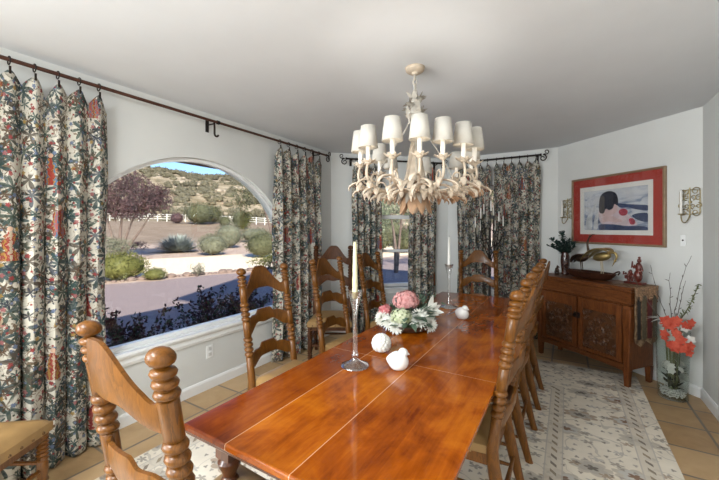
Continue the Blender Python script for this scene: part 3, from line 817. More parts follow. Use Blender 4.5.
# ------------------------------------------------------------------ chandelier
M['cream'] = plain('cream_washed_carving', (0.50, 0.415, 0.32), 0.55, 0, 0.22, 18, 0.3)
M['tan'] = plain('tan_washed_carving', (0.44, 0.275, 0.165), 0.55, 0, 0.3, 14, 0.3)
M['greycream'] = plain('grey_cream_carving', (0.43, 0.395, 0.34), 0.6, 0, 0.2, 16, 0.3)
M['shade'] = translucent('linen_lamp_shade', (0.53, 0.50, 0.445), 0.05)
M['sleeve'] = plain('white_candle_sleeve', (0.85, 0.82, 0.76), 0.5, 0, 0.02)
def emis(name, color, s):
    t = NT(name); t.set(color, 0.4); t.bsdf.inputs['Emission Color'].default_value = (*color, 1); t.bsdf.inputs['Emission Strength'].default_value = s; return t.mat
M['bulb'] = emis('warm_bulb', (1.0, 0.86, 0.66), 7.0)
ARMS = [(.226, -.50), (.094, -.545), (-.09, -.475), (-.185, -.40), (-.235, -.06), (-.285, .22), (-.12, .52), (.15, .46), (.335, .14), (.413, -.12), (.385, -.26), (.312, -.39)]
chx, chy = -0.87, 2.168
chn = thing('chandelier', 'cream carved leaf chandelier with twelve small linen shades hanging over the table', 'chandelier', (chx, chy, 0))
def strap(b, pts, w0, w1, th):
    n = len(pts); b.tube(pts, [w0+(w1-w0)*(i/(n-1)) for i in range(n)], 6, th)
def make_chandelier():
    rng = random.Random(11)
    b = MB(); b.lathe([(0.004, 2.522), (0.02, 2.524), (0.024, 2.536), (0.052, 2.542), (0.062, 2.552), (0.060, 2.562), (0.066, 2.5695)], seg=28); b.build('canopy', M['cream'], chn)
    b = MB()                                      # links between canopy and the crown
    for i in range(5):
        z = 2.512-i*0.036; ax = Vector((1, 0, 0)) if i % 2 else Vector((0, 1, 0))
        b.tube([Vector((0, 0, z))+ax*(0.013*math.cos(a))+Vector((0, 0, 0.024*math.sin(a))) for a in [2*PI*k/12 for k in range(13)]], 0.0045, 6)
    b.build('chain', M['greycream'], chn)
    b = MB(); b.lathe([(0.014, 2.215), (0.046, 2.228), (0.062, 2.248), (0.052, 2.27), (0.034, 2.30), (0.030, 2.33), (0.014, 2.38)], seg=20)
    for k in range(44):
        a = rng.uniform(0, 2*PI); z = rng.uniform(2.225, 2.37); r = 0.046+0.02*(2.36-z)/0.12
        d = Vector((math.cos(a), math.sin(a), rng.uniform(0.2, 1.2)))
        b.leaf((r*0.6*math.cos(a), r*0.6*math.sin(a), z), d, rng.uniform(0.035, 0.058), 0.036, curl=rng.uniform(-0.6, 0.7), n=4)
    for k in range(3):
        a = 2.1*k; b.tube([Vector((math.cos(a)*0.03, math.sin(a)*0.03, 2.25))+Vector((math.cos(a), math.sin(a), 0))*(0.02*math.sin(q))+Vector((0, 0, -0.03+0.03*math.cos(q))) for q in [PI*2*j/10 for j in range(11)]], 0.006, 6)
    b.build('crown', M['greycream'], chn)
    b = MB()                                      # central shaft
    b.lathe([(0.012, 1.60), (0.030, 1.63), (0.030, 1.66), (0.050, 1.70), (0.065, 1.74), (0.050, 1.78), (0.060, 1.83), (0.054, 1.93), (0.028, 2.03), (0.016, 2.06), (0.030, 2.075), (0.012, 2.09), (0.010, 2.24)], seg=18)
    for k in range(5):
        a = 2*PI*k/5
        pts = [(0.060*math.cos(a+1.2*t)*(1-0.62*t), 0.060*math.sin(a+1.2*t)*(1-0.62*t), 1.79+0.28*t) for t in [i/8 for i in range(9)]]
        b.tube(pts, [0.028*(1-0.8*i/8)+0.003 for i in range(9)], 8, 0.6)
    b.build('shaft', M['cream'], chn, sharp=60)
    for k in range(4):                            # thin vines from the crown to the arms
        a = 0.5+k*PI/2; ex, ey = 0.30*math.cos(a), 0.38*math.sin(a); b = MB()
        b.tube(bez((0.03*math.cos(a), 0.03*math.sin(a), 2.25), (0.06*math.cos(a), 0.06*math.sin(a), 2.10), (ex*0.5, ey*0.5, 2.06), (ex*0.85, ey*0.85, 1.80), 14), 0.0042, 6); b.build('vine', M['greycream'], chn)
    b = MB()                                      # big leaves wrapping the hub
    for k in range(14):
        a = 2*PI*k/14+rng.uniform(-.1, .1); L = rng.uniform(0.15, 0.20)
        d = Vector((math.cos(a), math.sin(a), 0))
        pts = bez(d*0.035+Vector((0, 0, 1.79)), d*0.10+Vector((0, 0, 1.83)), d*(L+0.02)+Vector((0, 0, 1.79)), d*(L*0.95)+Vector((0, 0, 1.70)), 8)
        b.tube(pts, [0.010, 0.022, 0.028, 0.030, 0.027, 0.022, 0.016, 0.010, 0.003], 8, 0.28)
    b.build('leaf_collar', M['cream'], chn)
    b = MB()                                      # drooping blossom below
    for k in range(9):
        a = 2*PI*k/9; d = Vector((math.cos(a), math.sin(a), 0)); kk = rng.uniform(0.8, 1.1)
        pts = bez(d*0.02+Vector((0, 0, 1.745)), d*0.10+Vector((0, 0, 1.73)), d*0.085*kk+Vector((0, 0, 1.64)), d*0.115*kk+Vector((0, 0, 1.592)), 8)
        b.tube(pts, [0.010, 0.024, 0.032, 0.036, 0.036, 0.034, 0.028, 0.018, 0.004], 8, 0.25)
    b.build('hanging_blossom', M['tan'], chn)
    b = MB()
    for k in range(10):
        a = 2*PI*(k+.5)/10; d = Vector((math.cos(a), math.sin(a), 0))
        pts = bez(d*0.03+Vector((0, 0, 1.77)), d*0.13+Vector((0, 0, 1.765)), d*0.10+Vector((0, 0, 1.70)), d*0.15+Vector((0, 0, 1.655)), 8)
        b.tube(pts, [0.008, 0.018, 0.026, 0.028, 0.026, 0.022, 0.016, 0.010, 0.003], 8, 0.28)
    b.build('leaf_skirt', M['greycream'], chn)
    shp = MB(); n = 24
    for r0, r1 in ((0.0555, 0.0405),):
        o0 = [shp.pt((r0*math.cos(2*PI*k/n), r0*math.sin(2*PI*k/n), 0)) for k in range(n)]; o1 = [shp.pt((r1*math.cos(2*PI*k/n), r1*math.sin(2*PI*k/n), 0.122)) for k in range(n)]
        for k in range(n): shp.face(o0[k], o0[(k+1) % n], o1[(k+1) % n], o1[k])
    for i, (x, y) in enumerate(ARMS):
        R = math.hypot(x, y); d = Vector((x/R, y/R, 0)); sd = Vector((-d.y, d.x, 0)); up = Vector((0, 0, 1)); zt = 1.868
        b = MB()
        pts = bez(d*0.04+up*1.755, d*(0.55*R)+up*1.70, d*(R+0.085)+up*1.695, d*R+up*zt, 20)
        b.tube(pts, [0.013-0.006*k/20 for k in range(21)], 8)
        q = pts[12]; b.tube(spiral(q+up*0.045, 0.045, 0.012, -PI/2, -1.1, 18, d, up), [0.0065-0.003*k/18 for k in range(19)], 6)
        arm = b.build('arm', M['cream'], chn)
        b = MB()
        for j in range(9):                        # curling leaves along the arm
            p = pts[3+int(j*1.6)]; s = 1 if j % 2 else -1; L = rng.uniform(0.065, 0.105)
            o = (d*rng.uniform(0.5, 1.1)+sd*s*rng.uniform(0.5, 1.0)).normalized()
            lift = rng.uniform(-0.6, 0.7)
            c = bez(p, p+o*L*0.6+up*0.035*lift, p+o*L*1.05-up*0.035+d*0.02, p+o*L*0.8+up*(0.03*lift-0.055)+d*0.01, 7)
            b.tube(c, [0.007, 0.013, 0.0165, 0.017, 0.015, 0.011, 0.007, 0.002], 7, 0.45)
        b.build('leaf_spray', M['tan'] if i in (5, 7, 8) else M['cream'], arm)
        b = MB()
        for k in range(8):
            a = 2*PI*k/8; dd = Vector((math.cos(a), math.sin(a), 0))
            b.leaf(d*R+up*(zt-0.002), dd+up*0.12, 0.052, 0.036, curl=0.28, n=4)
        b.lathe([(0.006, zt-0.012), (0.018, zt-0.004), (0.020, zt+0.004), (0.014, zt+0.010)], (x, y, 0), 12)
        b.build('bobeche', M['cream'], arm, solid=0.002)
        b = MB(); b.lathe([(0.0125, zt+0.004), (0.0125, zt+0.098)], (x, y, 0), 14); b.build('candle_sleeve', M['sleeve'], arm)
        b = MB(); b.lathe([(0.006, zt+0.096), (0.008, zt+0.105), (0.014, zt+0.125), (0.012, zt+0.145), (0.003, zt+0.170)], (x, y, 0), 12); b.build('bulb', M['bulb'], arm)
        s = MB(); s.v = [(v[0]+x, v[1]+y, v[2]+1.952) for v in shp.v]; s.f = list(shp.f); s.m = list(shp.m)
        s.build('shade', M['shade'], arm, solid=0.0016)
        l = add_light('bulb_light', 'POINT', (x, y, zt+0.135), (0, 0, 0), 1.05, (1.0, 0.95, 0.89)); l.data.shadow_soft_size = 0.018; l.parent = arm
make_chandelier()

# ------------------------------------------------------------------ things on the table
ZT = 0.7505
def mat_clear(name='clear_glass', tint=(1, 1, 1), rough=0.0):
    t = NT(name); return t.set(tint, rough, 0, 0.5, None, None, 1.0, 1.47)
M['clear'] = glass_pane('clear_glass', (0.97, 0.978, 0.975), 0.22, 1.8)
def candlestick(x, y, label):
    t = thing('glass_candlestick', label, 'candlestick', (x, y, ZT), 0)
    b = MB()
    prof = [(0.001, 0.0), (0.068, 0.0), (0.077, 0.003), (0.076, 0.007), (0.060, 0.014), (0.034, 0.026), (0.017, 0.040), (0.016, 0.052), (0.022, 0.060), (0.017, 0.068), (0.0125, 0.085), (0.0115, 0.20), (0.013, 0.29),
            (0.017, 0.315), (0.023, 0.34), (0.030, 0.37), (0.040, 0.405), (0.0415, 0.408), (0.038, 0.405), (0.026, 0.388), (0.0165, 0.380), (0.0155, 0.368), (0.001, 0.367)]
    b.lathe(prof, seg=36, cap=False); b.build('stem', M['clear'], t, sharp=70); return t
c1 = at(355, 366, 0.75); c2 = at(449, 307.5, 0.75)
candlestick(c1.x, c1.y, 'tall clear glass candlestick nearest the camera, holding the pale yellow candle')
candlestick(c2.x, c2.y, 'tall clear glass candlestick behind the flowers, holding the plain white candle')
def taper_candle(x, y, z, h, label, mat, twist):
    t = thing('taper_candle', label, 'candle', (x, y, z)); b = MB(); n = 40
    def fn(u, v):
        a = 2*PI*u; r = (0.0138-0.0058*v**1.5)*(1+(0.16*abs(math.cos(2*(a-v*7))) if twist else 0))
        return (r*math.cos(a), r*math.sin(a), v*h)
    k = b.grid(fn, 20, n, True); top = b.pt((0, 0, h+0.006)); base = n*20
    for i in range(20): b.face(base+i, base+(i+1) % 20, top)
    bot = b.pt((0, 0, 0))
    for i in range(20): b.face((i+1) % 20, i, bot)
    b.build('wax', mat, t)
    w = MB(); w.tube([(0, 0, h), (0.001, 0, h+0.009), (0.003, 0, h+0.016)], 0.0012, 6); w.build('wick', M['iron'], t)
M['wax_yellow'] = plain('pale_yellow_wax', (0.66, 0.64, 0.40), 0.45, 0, 0.04)
M['wax_white'] = plain('white_wax', (0.80, 0.78, 0.73), 0.45, 0, 0.02)
taper_candle(c1.x, c1.y, ZT+0.3692, 0.302, 'twisted pale yellow taper candle in the nearest glass candlestick', M['wax_yellow'], True)
taper_candle(c2.x, c2.y, ZT+0.3692, 0.292, 'plain white taper candle in the glass candlestick behind the flowers', M['wax_white'], False)

M['china'] = plain('white_china', (0.80, 0.79, 0.76), 0.25, 0, 0.02, 6, 0.5, 0.3)
M['bisque'] = plain('rough_white_bisque', (0.74, 0.74, 0.69), 0.7, 0, 0.05, 30, 0.3, bump=0.3)
def dove(x, y, rz, label, s=1.0):
    t = thing('bird_figurine', label, 'figurine', (x, y, ZT), rz)
    b = MB()
    def f(q, th, ph):                    # plump body: flat below, drawn out at the tail
        if q.x < 0: q.y *= 1-0.55*(q.x/(-0.062*s))**2; q.z = q.z*(1-0.45*(q.x/(-0.062*s))**2)+0.010*s*(q.x/(-0.062*s))**2
        q.z = max(q.z, -0.040*s); return q
    b.ball((0, 0, 0.040*s), (0.060*s, 0.049*s, 0.052*s), 24, 16, fn=f); b.build('body', M['china'], t)
    h = MB(); h.ball((0.030*s, 0, 0.086*s), (0.027*s, 0.024*s, 0.026*s), 18, 12); h.tube([(0.016*s, 0, 0.05*s), (0.022*s, 0, 0.068*s), (0.029*s, 0, 0.082*s)], [0.044*s, 0.034*s, 0.024*s], 16)
    h.build('head', M['china'], t)
    k = MB(); k.tube([(0.052*s, 0, 0.085*s), (0.060*s, 0, 0.081*s), (0.064*s, 0, 0.077*s)], [0.007*s, 0.0045*s, 0.001], 8); k.build('beak', M['china'], t)
p = at(397, 369, 0.75); dove(p.x, p.y+0.005, math.radians(20), 'smooth white china bird figurine nearest the camera, right of the candlestick')
p = at(461, 319, 0.75); dove(p.x, p.y+0.02, math.radians(-12), 'smooth white china bird figurine beside the far candlestick', 1.0)
def textured(x, y):
    t = thing('artichoke_ornament', 'round white textured ornament beside the flower bowl, left of the smooth bird', 'ornament', (x, y, ZT))
    b = MB(); b.ball((0, 0, 0.054), (0.053, 0.053, 0.053), 20, 14, fn=lambda q, th, ph: Vector((q.x, q.y, max(q.z, -0.050))))
    rng = random.Random(2)
    for r in range(8):
        th = 0.25+r*0.32
        n = max(4, int(13*math.sin(th)))
        for k in range(n):
            ph = 2*PI*(k+0.5*(r % 2))/n; d = Vector((math.sin(th)*math.cos(ph), math.sin(th)*math.sin(ph), math.cos(th)))
            if d.z < -0.75: continue
            b.ball(Vector((0, 0, 0.055))+d*0.052, (0.013, 0.013, 0.008), 8, 5, rot=d.to_track_quat('Z', 'Y').to_euler())
    b.build('ball', M['bisque'], t)
p = at(379, 354, 0.75); textured(p.x, p.y+0.03)

# flower bowl
def centre_piece():
    p = at(408, 329, 0.75); rng = random.Random(7)
    t = thing('flower_arrangement', 'pink and white silk flowers in a low dark bowl at mid table', 'flower arrangement', (p.x, p.y, ZT), TH)
    b = MB(); b.lathe([(0.001, 0), (0.10, 0), (0.125, 0.008), (0.165, 0.035), (0.180, 0.055), (0.176, 0.058), (0.155, 0.036), (0.11, 0.016), (0.001, 0.014)], seg=40, cap=False); b.build('bowl', plain('dark_bronze_bowl', (0.07, 0.045, 0.035), 0.35, 0.3), t, sharp=60)
    b = MB(); b.ball((0, 0, 0.028), (0.14, 0.14, 0.075), 18, 10, fn=lambda q, th, ph: Vector((q.x, q.y, max(q.z, -0.010)))); b.build('moss', plain('moss', (0.05, 0.075, 0.03), 0.9, 0, 0.5, 40), t)
    pink = leafmat('pink_petals', (0.62, 0.22, 0.22), (0.84, 0.52, 0.49), 0.7, 0.2, 45); dpink = leafmat('deep_pink_petals', (0.55, 0.10, 0.12), (0.74, 0.36, 0.35), 0.7, 0.2, 45)
    white = leafmat('white_petals', (0.74, 0.74, 0.66), (0.84, 0.84, 0.78), 0.7, 0.2, 20); green = leafmat('pale_green_petals', (0.52, 0.60, 0.34), (0.76, 0.78, 0.60), 0.7, 0.2, 30)
    lf = leafmat('grey_green_leaves', (0.05, 0.10, 0.065), (0.20, 0.28, 0.20), 0.55, 0.2, 16)
    core = plain('flower_core', (0.34, 0.14, 0.12), 0.9, 0, 0.3, 30)
    def hyd(c, r, mat, n, name, core=core):
        b = MB(); c = Vector(c)
        b.mi = 1; b.ball(c, [q*0.80 for q in r], 14, 9); b.mi = 0
        for i in range(n):
            z = 1-2*(i+.5)/n; a = i*2.39996
            q = math.sqrt(1-z*z); d = Vector((q*math.cos(a), q*math.sin(a), z))
            if d.z < -0.6: continue
            pc = c+Vector((d.x*r[0], d.y*r[1], d.z*r[2]))*rng.uniform(.86, 1.10); u = d.orthogonal().normalized(); w = d.cross(u); a0 = rng.uniform(0, PI)
            for k in range(4):
                aa = a0+k*PI/2; e = u*math.cos(aa)+w*math.sin(aa)
                b.leaf(pc-e*0.002, e+d*0.45, 0.019, 0.020, d, -0.3, 2)
        b.build(name, [mat, core], t)
    hyd((-0.01, 0.03, 0.205), (0.092, 0.088, 0.070), pink, 190, 'hydrangea')
    hyd((-0.165, 0.03, 0.125), (0.050, 0.050, 0.045), dpink, 70, 'hydrangea')
    hyd((-0.06, -0.10, 0.115), (0.075, 0.062, 0.058), green, 95, 'hydrangea', plain('green_core', (0.30, 0.36, 0.16), 0.9, 0, 0.3, 30))
    def mum(c, R, mat, name, tilt):
        b = MB(); c = Vector(c); ax = Vector(tilt).normalized(); u = ax.orthogonal().normalized(); w = ax.cross(u)
        for ring_, (el, L, n) in enumerate(((0.1, 1.0, 18), (0.45, 0.95, 16), (0.8, 0.8, 13), (1.15, 0.6, 9), (1.45, 0.4, 5))):
            for k in range(n):
                a = 2*PI*(k+ring_*.5)/n+rng.uniform(-.1, .1); e = (u*math.cos(a)+w*math.sin(a))*math.cos(el)+ax*math.sin(el)
                b.leaf(c+e*0.006, e, R*L*rng.uniform(.9, 1.05), 0.020, ax, -0.25, 4)
        b.build(name, mat, t)
    mum((0.065, -0.115, 0.105), 0.078, white, 'chrysanthemum', (0.1, -0.8, 0.6))
    mum((-0.145, -0.075, 0.075), 0.062, white, 'chrysanthemum', (-0.4, -0.7, 0.55))
    mum((-0.10, -0.125, 0.055), 0.055, white, 'chrysanthemum', (-0.2, -0.8, 0.3))
    mum((0.145, -0.085, 0.06), 0.058, white, 'chrysanthemum', (0.4, -0.8, 0.3))
    mum((-0.195, -0.01, 0.085), 0.06, white, 'chrysanthemum', (-0.7, -0.5, 0.4))
    mum((0.15, -0.02, 0.12), 0.058, white, 'chrysanthemum', (0.5, -0.5, 0.7))
    b = MB()                                        # lily with upright and drooping petals
    for d, L in (((0.05, -.1, 1), 0.13), ((0.4, -.3, 0.75), 0.10), ((0.9, -.2, -0.15), 0.10), ((0.5, -.8, -0.35), 0.10), ((-.5, -.6, 0.2), 0.08), ((0.75, .3, .3), 0.09)):
        b.leaf((0.165, 0.01, 0.135), d, L, 0.045, (0.2, -0.8, 0.3), 0.25, 6)
    b.build('lily', white, t)
    b = MB()
    for i in range(95):
        a = rng.uniform(0, 2*PI); r = rng.uniform(0.06, 0.15); el = rng.uniform(0.05, 0.95)
        d = Vector((math.cos(a), math.sin(a), el)); L = rng.uniform(0.06, 0.10)
        if math.sin(a) < -0.3: d.z = rng.uniform(-0.1, 0.4)
        b.leaf((r*math.cos(a), r*math.sin(a), rng.uniform(0.06, 0.15)), d, L*1.2, L*0.65, curl=rng.uniform(-.5, .3), n=3)
    for i in range(45):                             # taller sprig on the right at the back
        d = Vector((rng.uniform(.1, 1), rng.uniform(0, .8), rng.uniform(.2, 1.0))); q = rng.uniform(0.05, 0.20)
        s = Vector((0.09, 0.04, 0.10))+d.normalized()*q; b.leaf(s, rnd_dir(rng), 0.05, 0.03, n=2)
    b.build('foliage', lf, t)
centre_piece()
# ------------------------------------------------------------------ sideboard
SBZ = math.atan2(-0.616, 0.79)
M['rosewood'] = wood('carved_rosewood', (0.060, 0.017, 0.004), (0.175, 0.056, 0.015), 0.42, (2.0, 2.0, 9.0), 0.06, 0.25)
M['rosewood_v'] = wood('rosewood_upright_grain', (0.060, 0.017, 0.004), (0.19, 0.058, 0.015), 0.42, (9, 9, 1.2), 0.06, 0.25)
M['carve'] = plain('darker_carved_relief', (0.095, 0.036, 0.013), 0.30, 0, 0.35, 22)
sb = thing('sideboard', 'carved rosewood sideboard with two doors standing under the framed picture', 'sideboard', (0.094, 4.353, 0), SBZ)
SW, SD = 1.06, 0.40
def sideboard():
    b = MB(); b.box((0, SD/2, 0.475), (SW-0.06, SD-0.05, 0.62)); b.build('body', M['rosewood_v'], sb, bevel=0.004)
    b = MB(); b.box((0, SD/2-0.005, 0.933), (SW+0.01, SD+0.01, 0.026)); b.build('top', M['rosewood'], sb, bevel=0.006)
    b = MB()
    pr = [(0.012, 0.775), (-0.004, 0.78), (-0.010, 0.79), (-0.004, 0.80), (-0.004, 0.895), (-0.012, 0.905), (-0.010, 0.919)]
    out = lambda g: ((-SW/2-g, -g), (SW/2+g, -g), (SW/2+g, SD), (-SW/2-g, SD))
    R = []
    for g, z in pr: R.append([b.pt((x, y, z)) for x, y in out(-g-0.012)])
    for a, q in zip(R, R[1:]):
        for k in range(4): b.face(a[k], a[(k+1) % 4], q[(k+1) % 4], q[k])
    b.face(*R[0][::-1]); b.face(*R[-1]); b.build('frieze', M['rosewood'], sb, smooth=False)
    for s in (-1, 1):                                     # corner posts swelling at the shoulder
        b = MB(); zs = [0.155, 0.2, 0.3, 0.45, 0.6, 0.68, 0.74, 0.772]; sw = [0.0, 0.0, 0.002, 0.006, 0.014, 0.021, 0.018, 0.004]
        for z0, z1, w0, w1 in zip(zs, zs[1:], sw, sw[1:]):
            x0, x1 = SW/2-0.075, SW/2-0.022
            p = [(s*x0, 0.004-w0*.8, z0), (s*(x1+w0), 0.004-w0*.8, z0), (s*(x1+w0), 0.06, z0), (s*x0, 0.06, z0), (s*x0, 0.004-w1*.8, z1), (s*(x1+w1), 0.004-w1*.8, z1), (s*(x1+w1), 0.06, z1), (s*x0, 0.06, z1)]
            i = [b.pt(q) for q in p]
            for f in ((0, 1, 5, 4), (1, 2, 6, 5), (2, 3, 7, 6), (3, 0, 4, 7)): b.face(*[i[k] for k in f])
            if z0 == zs[0]: b.face(i[3], i[2], i[1], i[0])
            if z1 == zs[-1]: b.face(i[4], i[5], i[6], i[7])
        b.build('corner_post', M['rosewood_v'], sb, bevel=0.006)
        for y in (0.03, SD-0.05):
            b = MB(); b.box((s*(SW/2-0.052), y, 0.081), (0.052, 0.052, 0.160), taper=0.22); b.build('foot', M['rosewood_v'], sb, bevel=0.004)
    b = MB(); n = 30; out_ = [(-0.46, 0.215), (0.46, 0.215)]+[(0.46-0.92*i/n, 0.150+0.018*math.sin(PI*i/n)**0.5) for i in range(n+1)]
    b.prism(out_, lambda x, z: (x, 0.0, z), lambda x, z: (x, 0.022, z)); b.build('apron', M['rosewood'], sb, smooth=False)
    for s in (-1, 1):
        cx = s*0.226; w, z0, z1 = 0.434, 0.222, 0.765; zc = 0.458
        d = MB(); pw, ph = 0.335, 0.40
        for (bx, bz, sx_, sz_) in ((cx-(w+pw)/4, (z0+z1)/2, (w-pw)/2, z1-z0), (cx+(w+pw)/4, (z0+z1)/2, (w-pw)/2, z1-z0), (cx, (z0+zc-ph/2)/2, pw, zc-ph/2-z0), (cx, (z1+zc+ph/2)/2, pw, z1-zc-ph/2)):
            d.box((bx, 0.010, bz), (sx_-0.001, 0.022, sz_-0.001))
        door = d.build('door', M['rosewood_v'], sb, bevel=0.002)
        c = MB(); c.box((cx, 0.022, zc), (pw, 0.012, ph)); rng = random.Random(31)
        X, Z = Vector((s, 0, 0)), Vector((0, 0, 1)); O = Vector((cx, 0.012, zc))
        def curl(x, z, r, a0, turns, th=0.0115):
            pts = spiral(O+X*x+Z*z, r, r*0.18, a0, turns, 22, X, Z); c.tube(pts, [th*(1-0.5*k/22) for k in range(23)], 6)
        for k in range(10):                               # wreath around the boss
            a = 2*PI*k/10; curl(0.095*math.cos(a), 0.115*math.sin(a), 0.030, a+PI, 1.2 if k % 2 else -1.2)
        for sx in (-1, 1):
            for sz in (-1, 1):
                curl(sx*0.135, sz*0.165, 0.026, sz*1.0+(PI if sx < 0 else 0), 1.3*sx*sz); curl(sx*0.085, sz*0.178, 0.018, 0.4, -1.2*sx*sz, .007); curl(sx*0.143, sz*0.105, 0.019, 1.2, 1.2*sx*sz, .007)
        for k in range(34):
            a = rng.uniform(0, 2*PI); x, z = 0.155*rng.uniform(-1, 1), 0.185*rng.uniform(-1, 1)
            if (x/0.06)**2+(z/0.075)**2 < 1: continue
            e = X*math.cos(a)+Z*math.sin(a); L = rng.uniform(0.03, 0.05); p = O+X*x+Z*z
            c.tube([p-e*L/2, p+Vector((0, -0.004, 0)), p+e*L/2+Vector((e.z, 0, -e.x))*0.008], [0.002, 0.011, 0.002], 6, 0.9)
        c.ball(O+Vector((0, 0.004, 0)), (0.055, 0.016, 0.060), 18, 10)
        for k in range(8):
            a = 2*PI*k/8; c.ball(O+X*(0.035*math.cos(a))+Z*(0.038*math.sin(a))+Vector((0, -0.006, 0)), (0.014, 0.008, 0.014), 8, 6)
        c.build('carved_panel', M['carve'], door, sharp=60)
        h = MB(); h.box((s*0.020, -0.004, 0.575), (0.030, 0.006, 0.06)); h.tube([(s*0.024, -0.007, 0.585), (s*0.024, -0.022, 0.583), (s*0.030, -0.024, 0.560)], 0.006, 8); h.build('latch', M['iron'], door)
sideboard()
def sbw(x, y, z=0.9465): 
    c, s = math.cos(SBZ), math.sin(SBZ); return Vector((0.094+x*c-y*s, 4.353+x*s+y*c, z))

def mat_runner():
    t = NT('embroidered_runner'); o = t.coord('Object'); x, y, z = t.sep(o)
    n = t.noise(o, 46, 4, 0.7); base = t.ramp(n, [(0.35, (0.13, 0.080, 0.042)), (0.65, (0.28, 0.185, 0.105))])
    sp = t.ramp(t.noise(o, 24, 2), [(0.45, (0.10, 0.05, 0.03)), (0.55, (0.33, 0.22, 0.13))])
    t.set(t.mix(0.5, base, sp), 0.8, 0, 0.2); t.bump(n, 0.4, 0.003); return t.mat
M['runner'] = mat_runner()
rn = thing('table_runner', 'embroidered tan runner with striped hanging end draped over the right end of the sideboard', 'table runner', sbw(SW/2-0.10, SD/2-0.005, 0.9465), SBZ)
b = MB(); xe = 0.1085; hy = 0.165
def rfn(u, v):
    L = v*0.76; y = (2*u-1)*hy
    y += 0.004*math.sin(v*20)
    if L < 0.20: return (-0.10+L*1.0, y, 0.0022+0.001*math.sin(u*30+v*9))
    a = min(1, (L-0.20)/0.02); zz = -(L-0.20)
    return (xe+0.0030*math.sin(u*22)+0.002, y, min(0.0022, zz*1.0) if a >= 1 else 0.0022-0.004*a)
def rfn2(u, v):
    q = rfn(u, v); k = max(0, v-0.86)/0.14
    return (q[0], q[1], q[2]+k*0.05*abs(2*((u*2) % 1)-1)) if v > 0.5 else q
b.grid(rfn2, 24, 60); b.build('cloth', M['runner'], rn, solid=0.002)
for k, (c, w) in enumerate((((0.016, 0.012, 0.010), 0.045), ((0.12, 0.095, 0.055), 0.055), ((0.115, 0.014, 0.012), 0.060), ((0.075, 0.06, 0.035), 0.05))):
    y = (-0.115, -0.040, 0.042, 0.118)[k]; s = MB()
    s.box((xe+0.0085, y, -0.285), (0.004, w, 0.40)); s.build('stripe_panel', plain('runner_stripe', c, 0.75, 0, 0.25, 60), rn, smooth=False)
b = MB()
def lace(u, v):
    y = (2*u-1)*(hy+0.004); sc = 0.06+0.045*abs(math.sin(u*PI*2.5))
    return (xe+0.0125+0.005*math.sin(u*31), y, 0.003-sc*v*1.25)
b.grid(lace, 40, 6); rng = random.Random(3)
for k in range(34):
    u = rng.uniform(0.03, 0.97); v = rng.uniform(0.1, 0.9); q = lace(u, v); b.ball((q[0]+0.003, q[1], q[2]), (0.005, 0.010, 0.010), 8, 5)
b.build('lace_valance', plain('lace', (0.27, 0.16, 0.09), 0.8, 0, 0.45, 70), rn, solid=0.003)

# ------------------------------------------------------------------ things on the sideboard
M['bronze'] = plain('dark_bronze', (0.055, 0.032, 0.020), 0.38, 0.6, 0.3, 30)
M['brass'] = plain('aged_brass', (0.40, 0.30, 0.12), 0.35, 0.75, 0.2, 20)
M['lacquer'] = plain('dark_brown_lacquer', (0.045, 0.015, 0.010), 0.22, 0, 0.2, 8, 0.5, 0.4)
M['redlac'] = plain('red_lacquer', (0.105, 0.016, 0.009), 0.35, 0, 0.3, 20, 0.5, 0.3)
def vec_xy(px, py, z=0.9465): return at(px, py, z)
p = sbw(-0.385, 0.315)
sv = thing('vase', 'slender dark brown lacquer vase holding leafy sprigs on the sideboard', 'vase', p)
b = MB(); b.lathe([(0.001, 0), (0.036, 0), (0.040, 0.006), (0.038, 0.02), (0.046, 0.09), (0.050, 0.16), (0.047, 0.215), (0.038, 0.25), (0.040, 0.265), (0.034, 0.262), (0.030, 0.24), (0.001, 0.10)], seg=26, cap=False); b.build('body', M['lacquer'], sv)
sp = thing('leafy_sprigs', 'dark green leafy sprigs standing in the brown vase on the sideboard', 'plant', p+Vector((0, 0, 0.14)))
rng = random.Random(5); lfm = leafmat('dark_eucalyptus', (0.012, 0.032, 0.026), (0.055, 0.095, 0.078), 0.5, 0.15, 20)
for k, (dx, dy, h) in enumerate(((-.18, -.02, .27), (-.07, .02, .33), (-.01, -.04, .37), (.07, -.03, .27), (.16, -.06, .24), (-.12, -.06, .20), (.10, .0, .18), (-.04, -.06, .24), (-0.19, -0.05, 0.19))):
    st_ = MB(); wx = Vector((math.cos(SBZ), math.sin(SBZ), 0)); wy = Vector((-wx.y, wx.x, 0))
    pts = bez((0, 0, 0), (dx*0.05*wx.x, dx*0.05*wx.y, 0.12), wx*dx*0.4+wy*dy*0.4+Vector((0, 0, h*0.75)), wx*dx+wy*dy+Vector((0, 0, h)), 14)
    st_.tube(pts, 0.0022, 5); so = st_.build('stem', lfm, sp); l = MB()
    for i in range(5, 15):
        for s in range(5):
            d = rnd_dir(rng); d.z = abs(d.z)*0.6+0.05; L = rng.uniform(0.040, 0.065); l.leaf(pts[i], d, L, L*0.55, n=3)
    l.build('leaves', lfm, so)

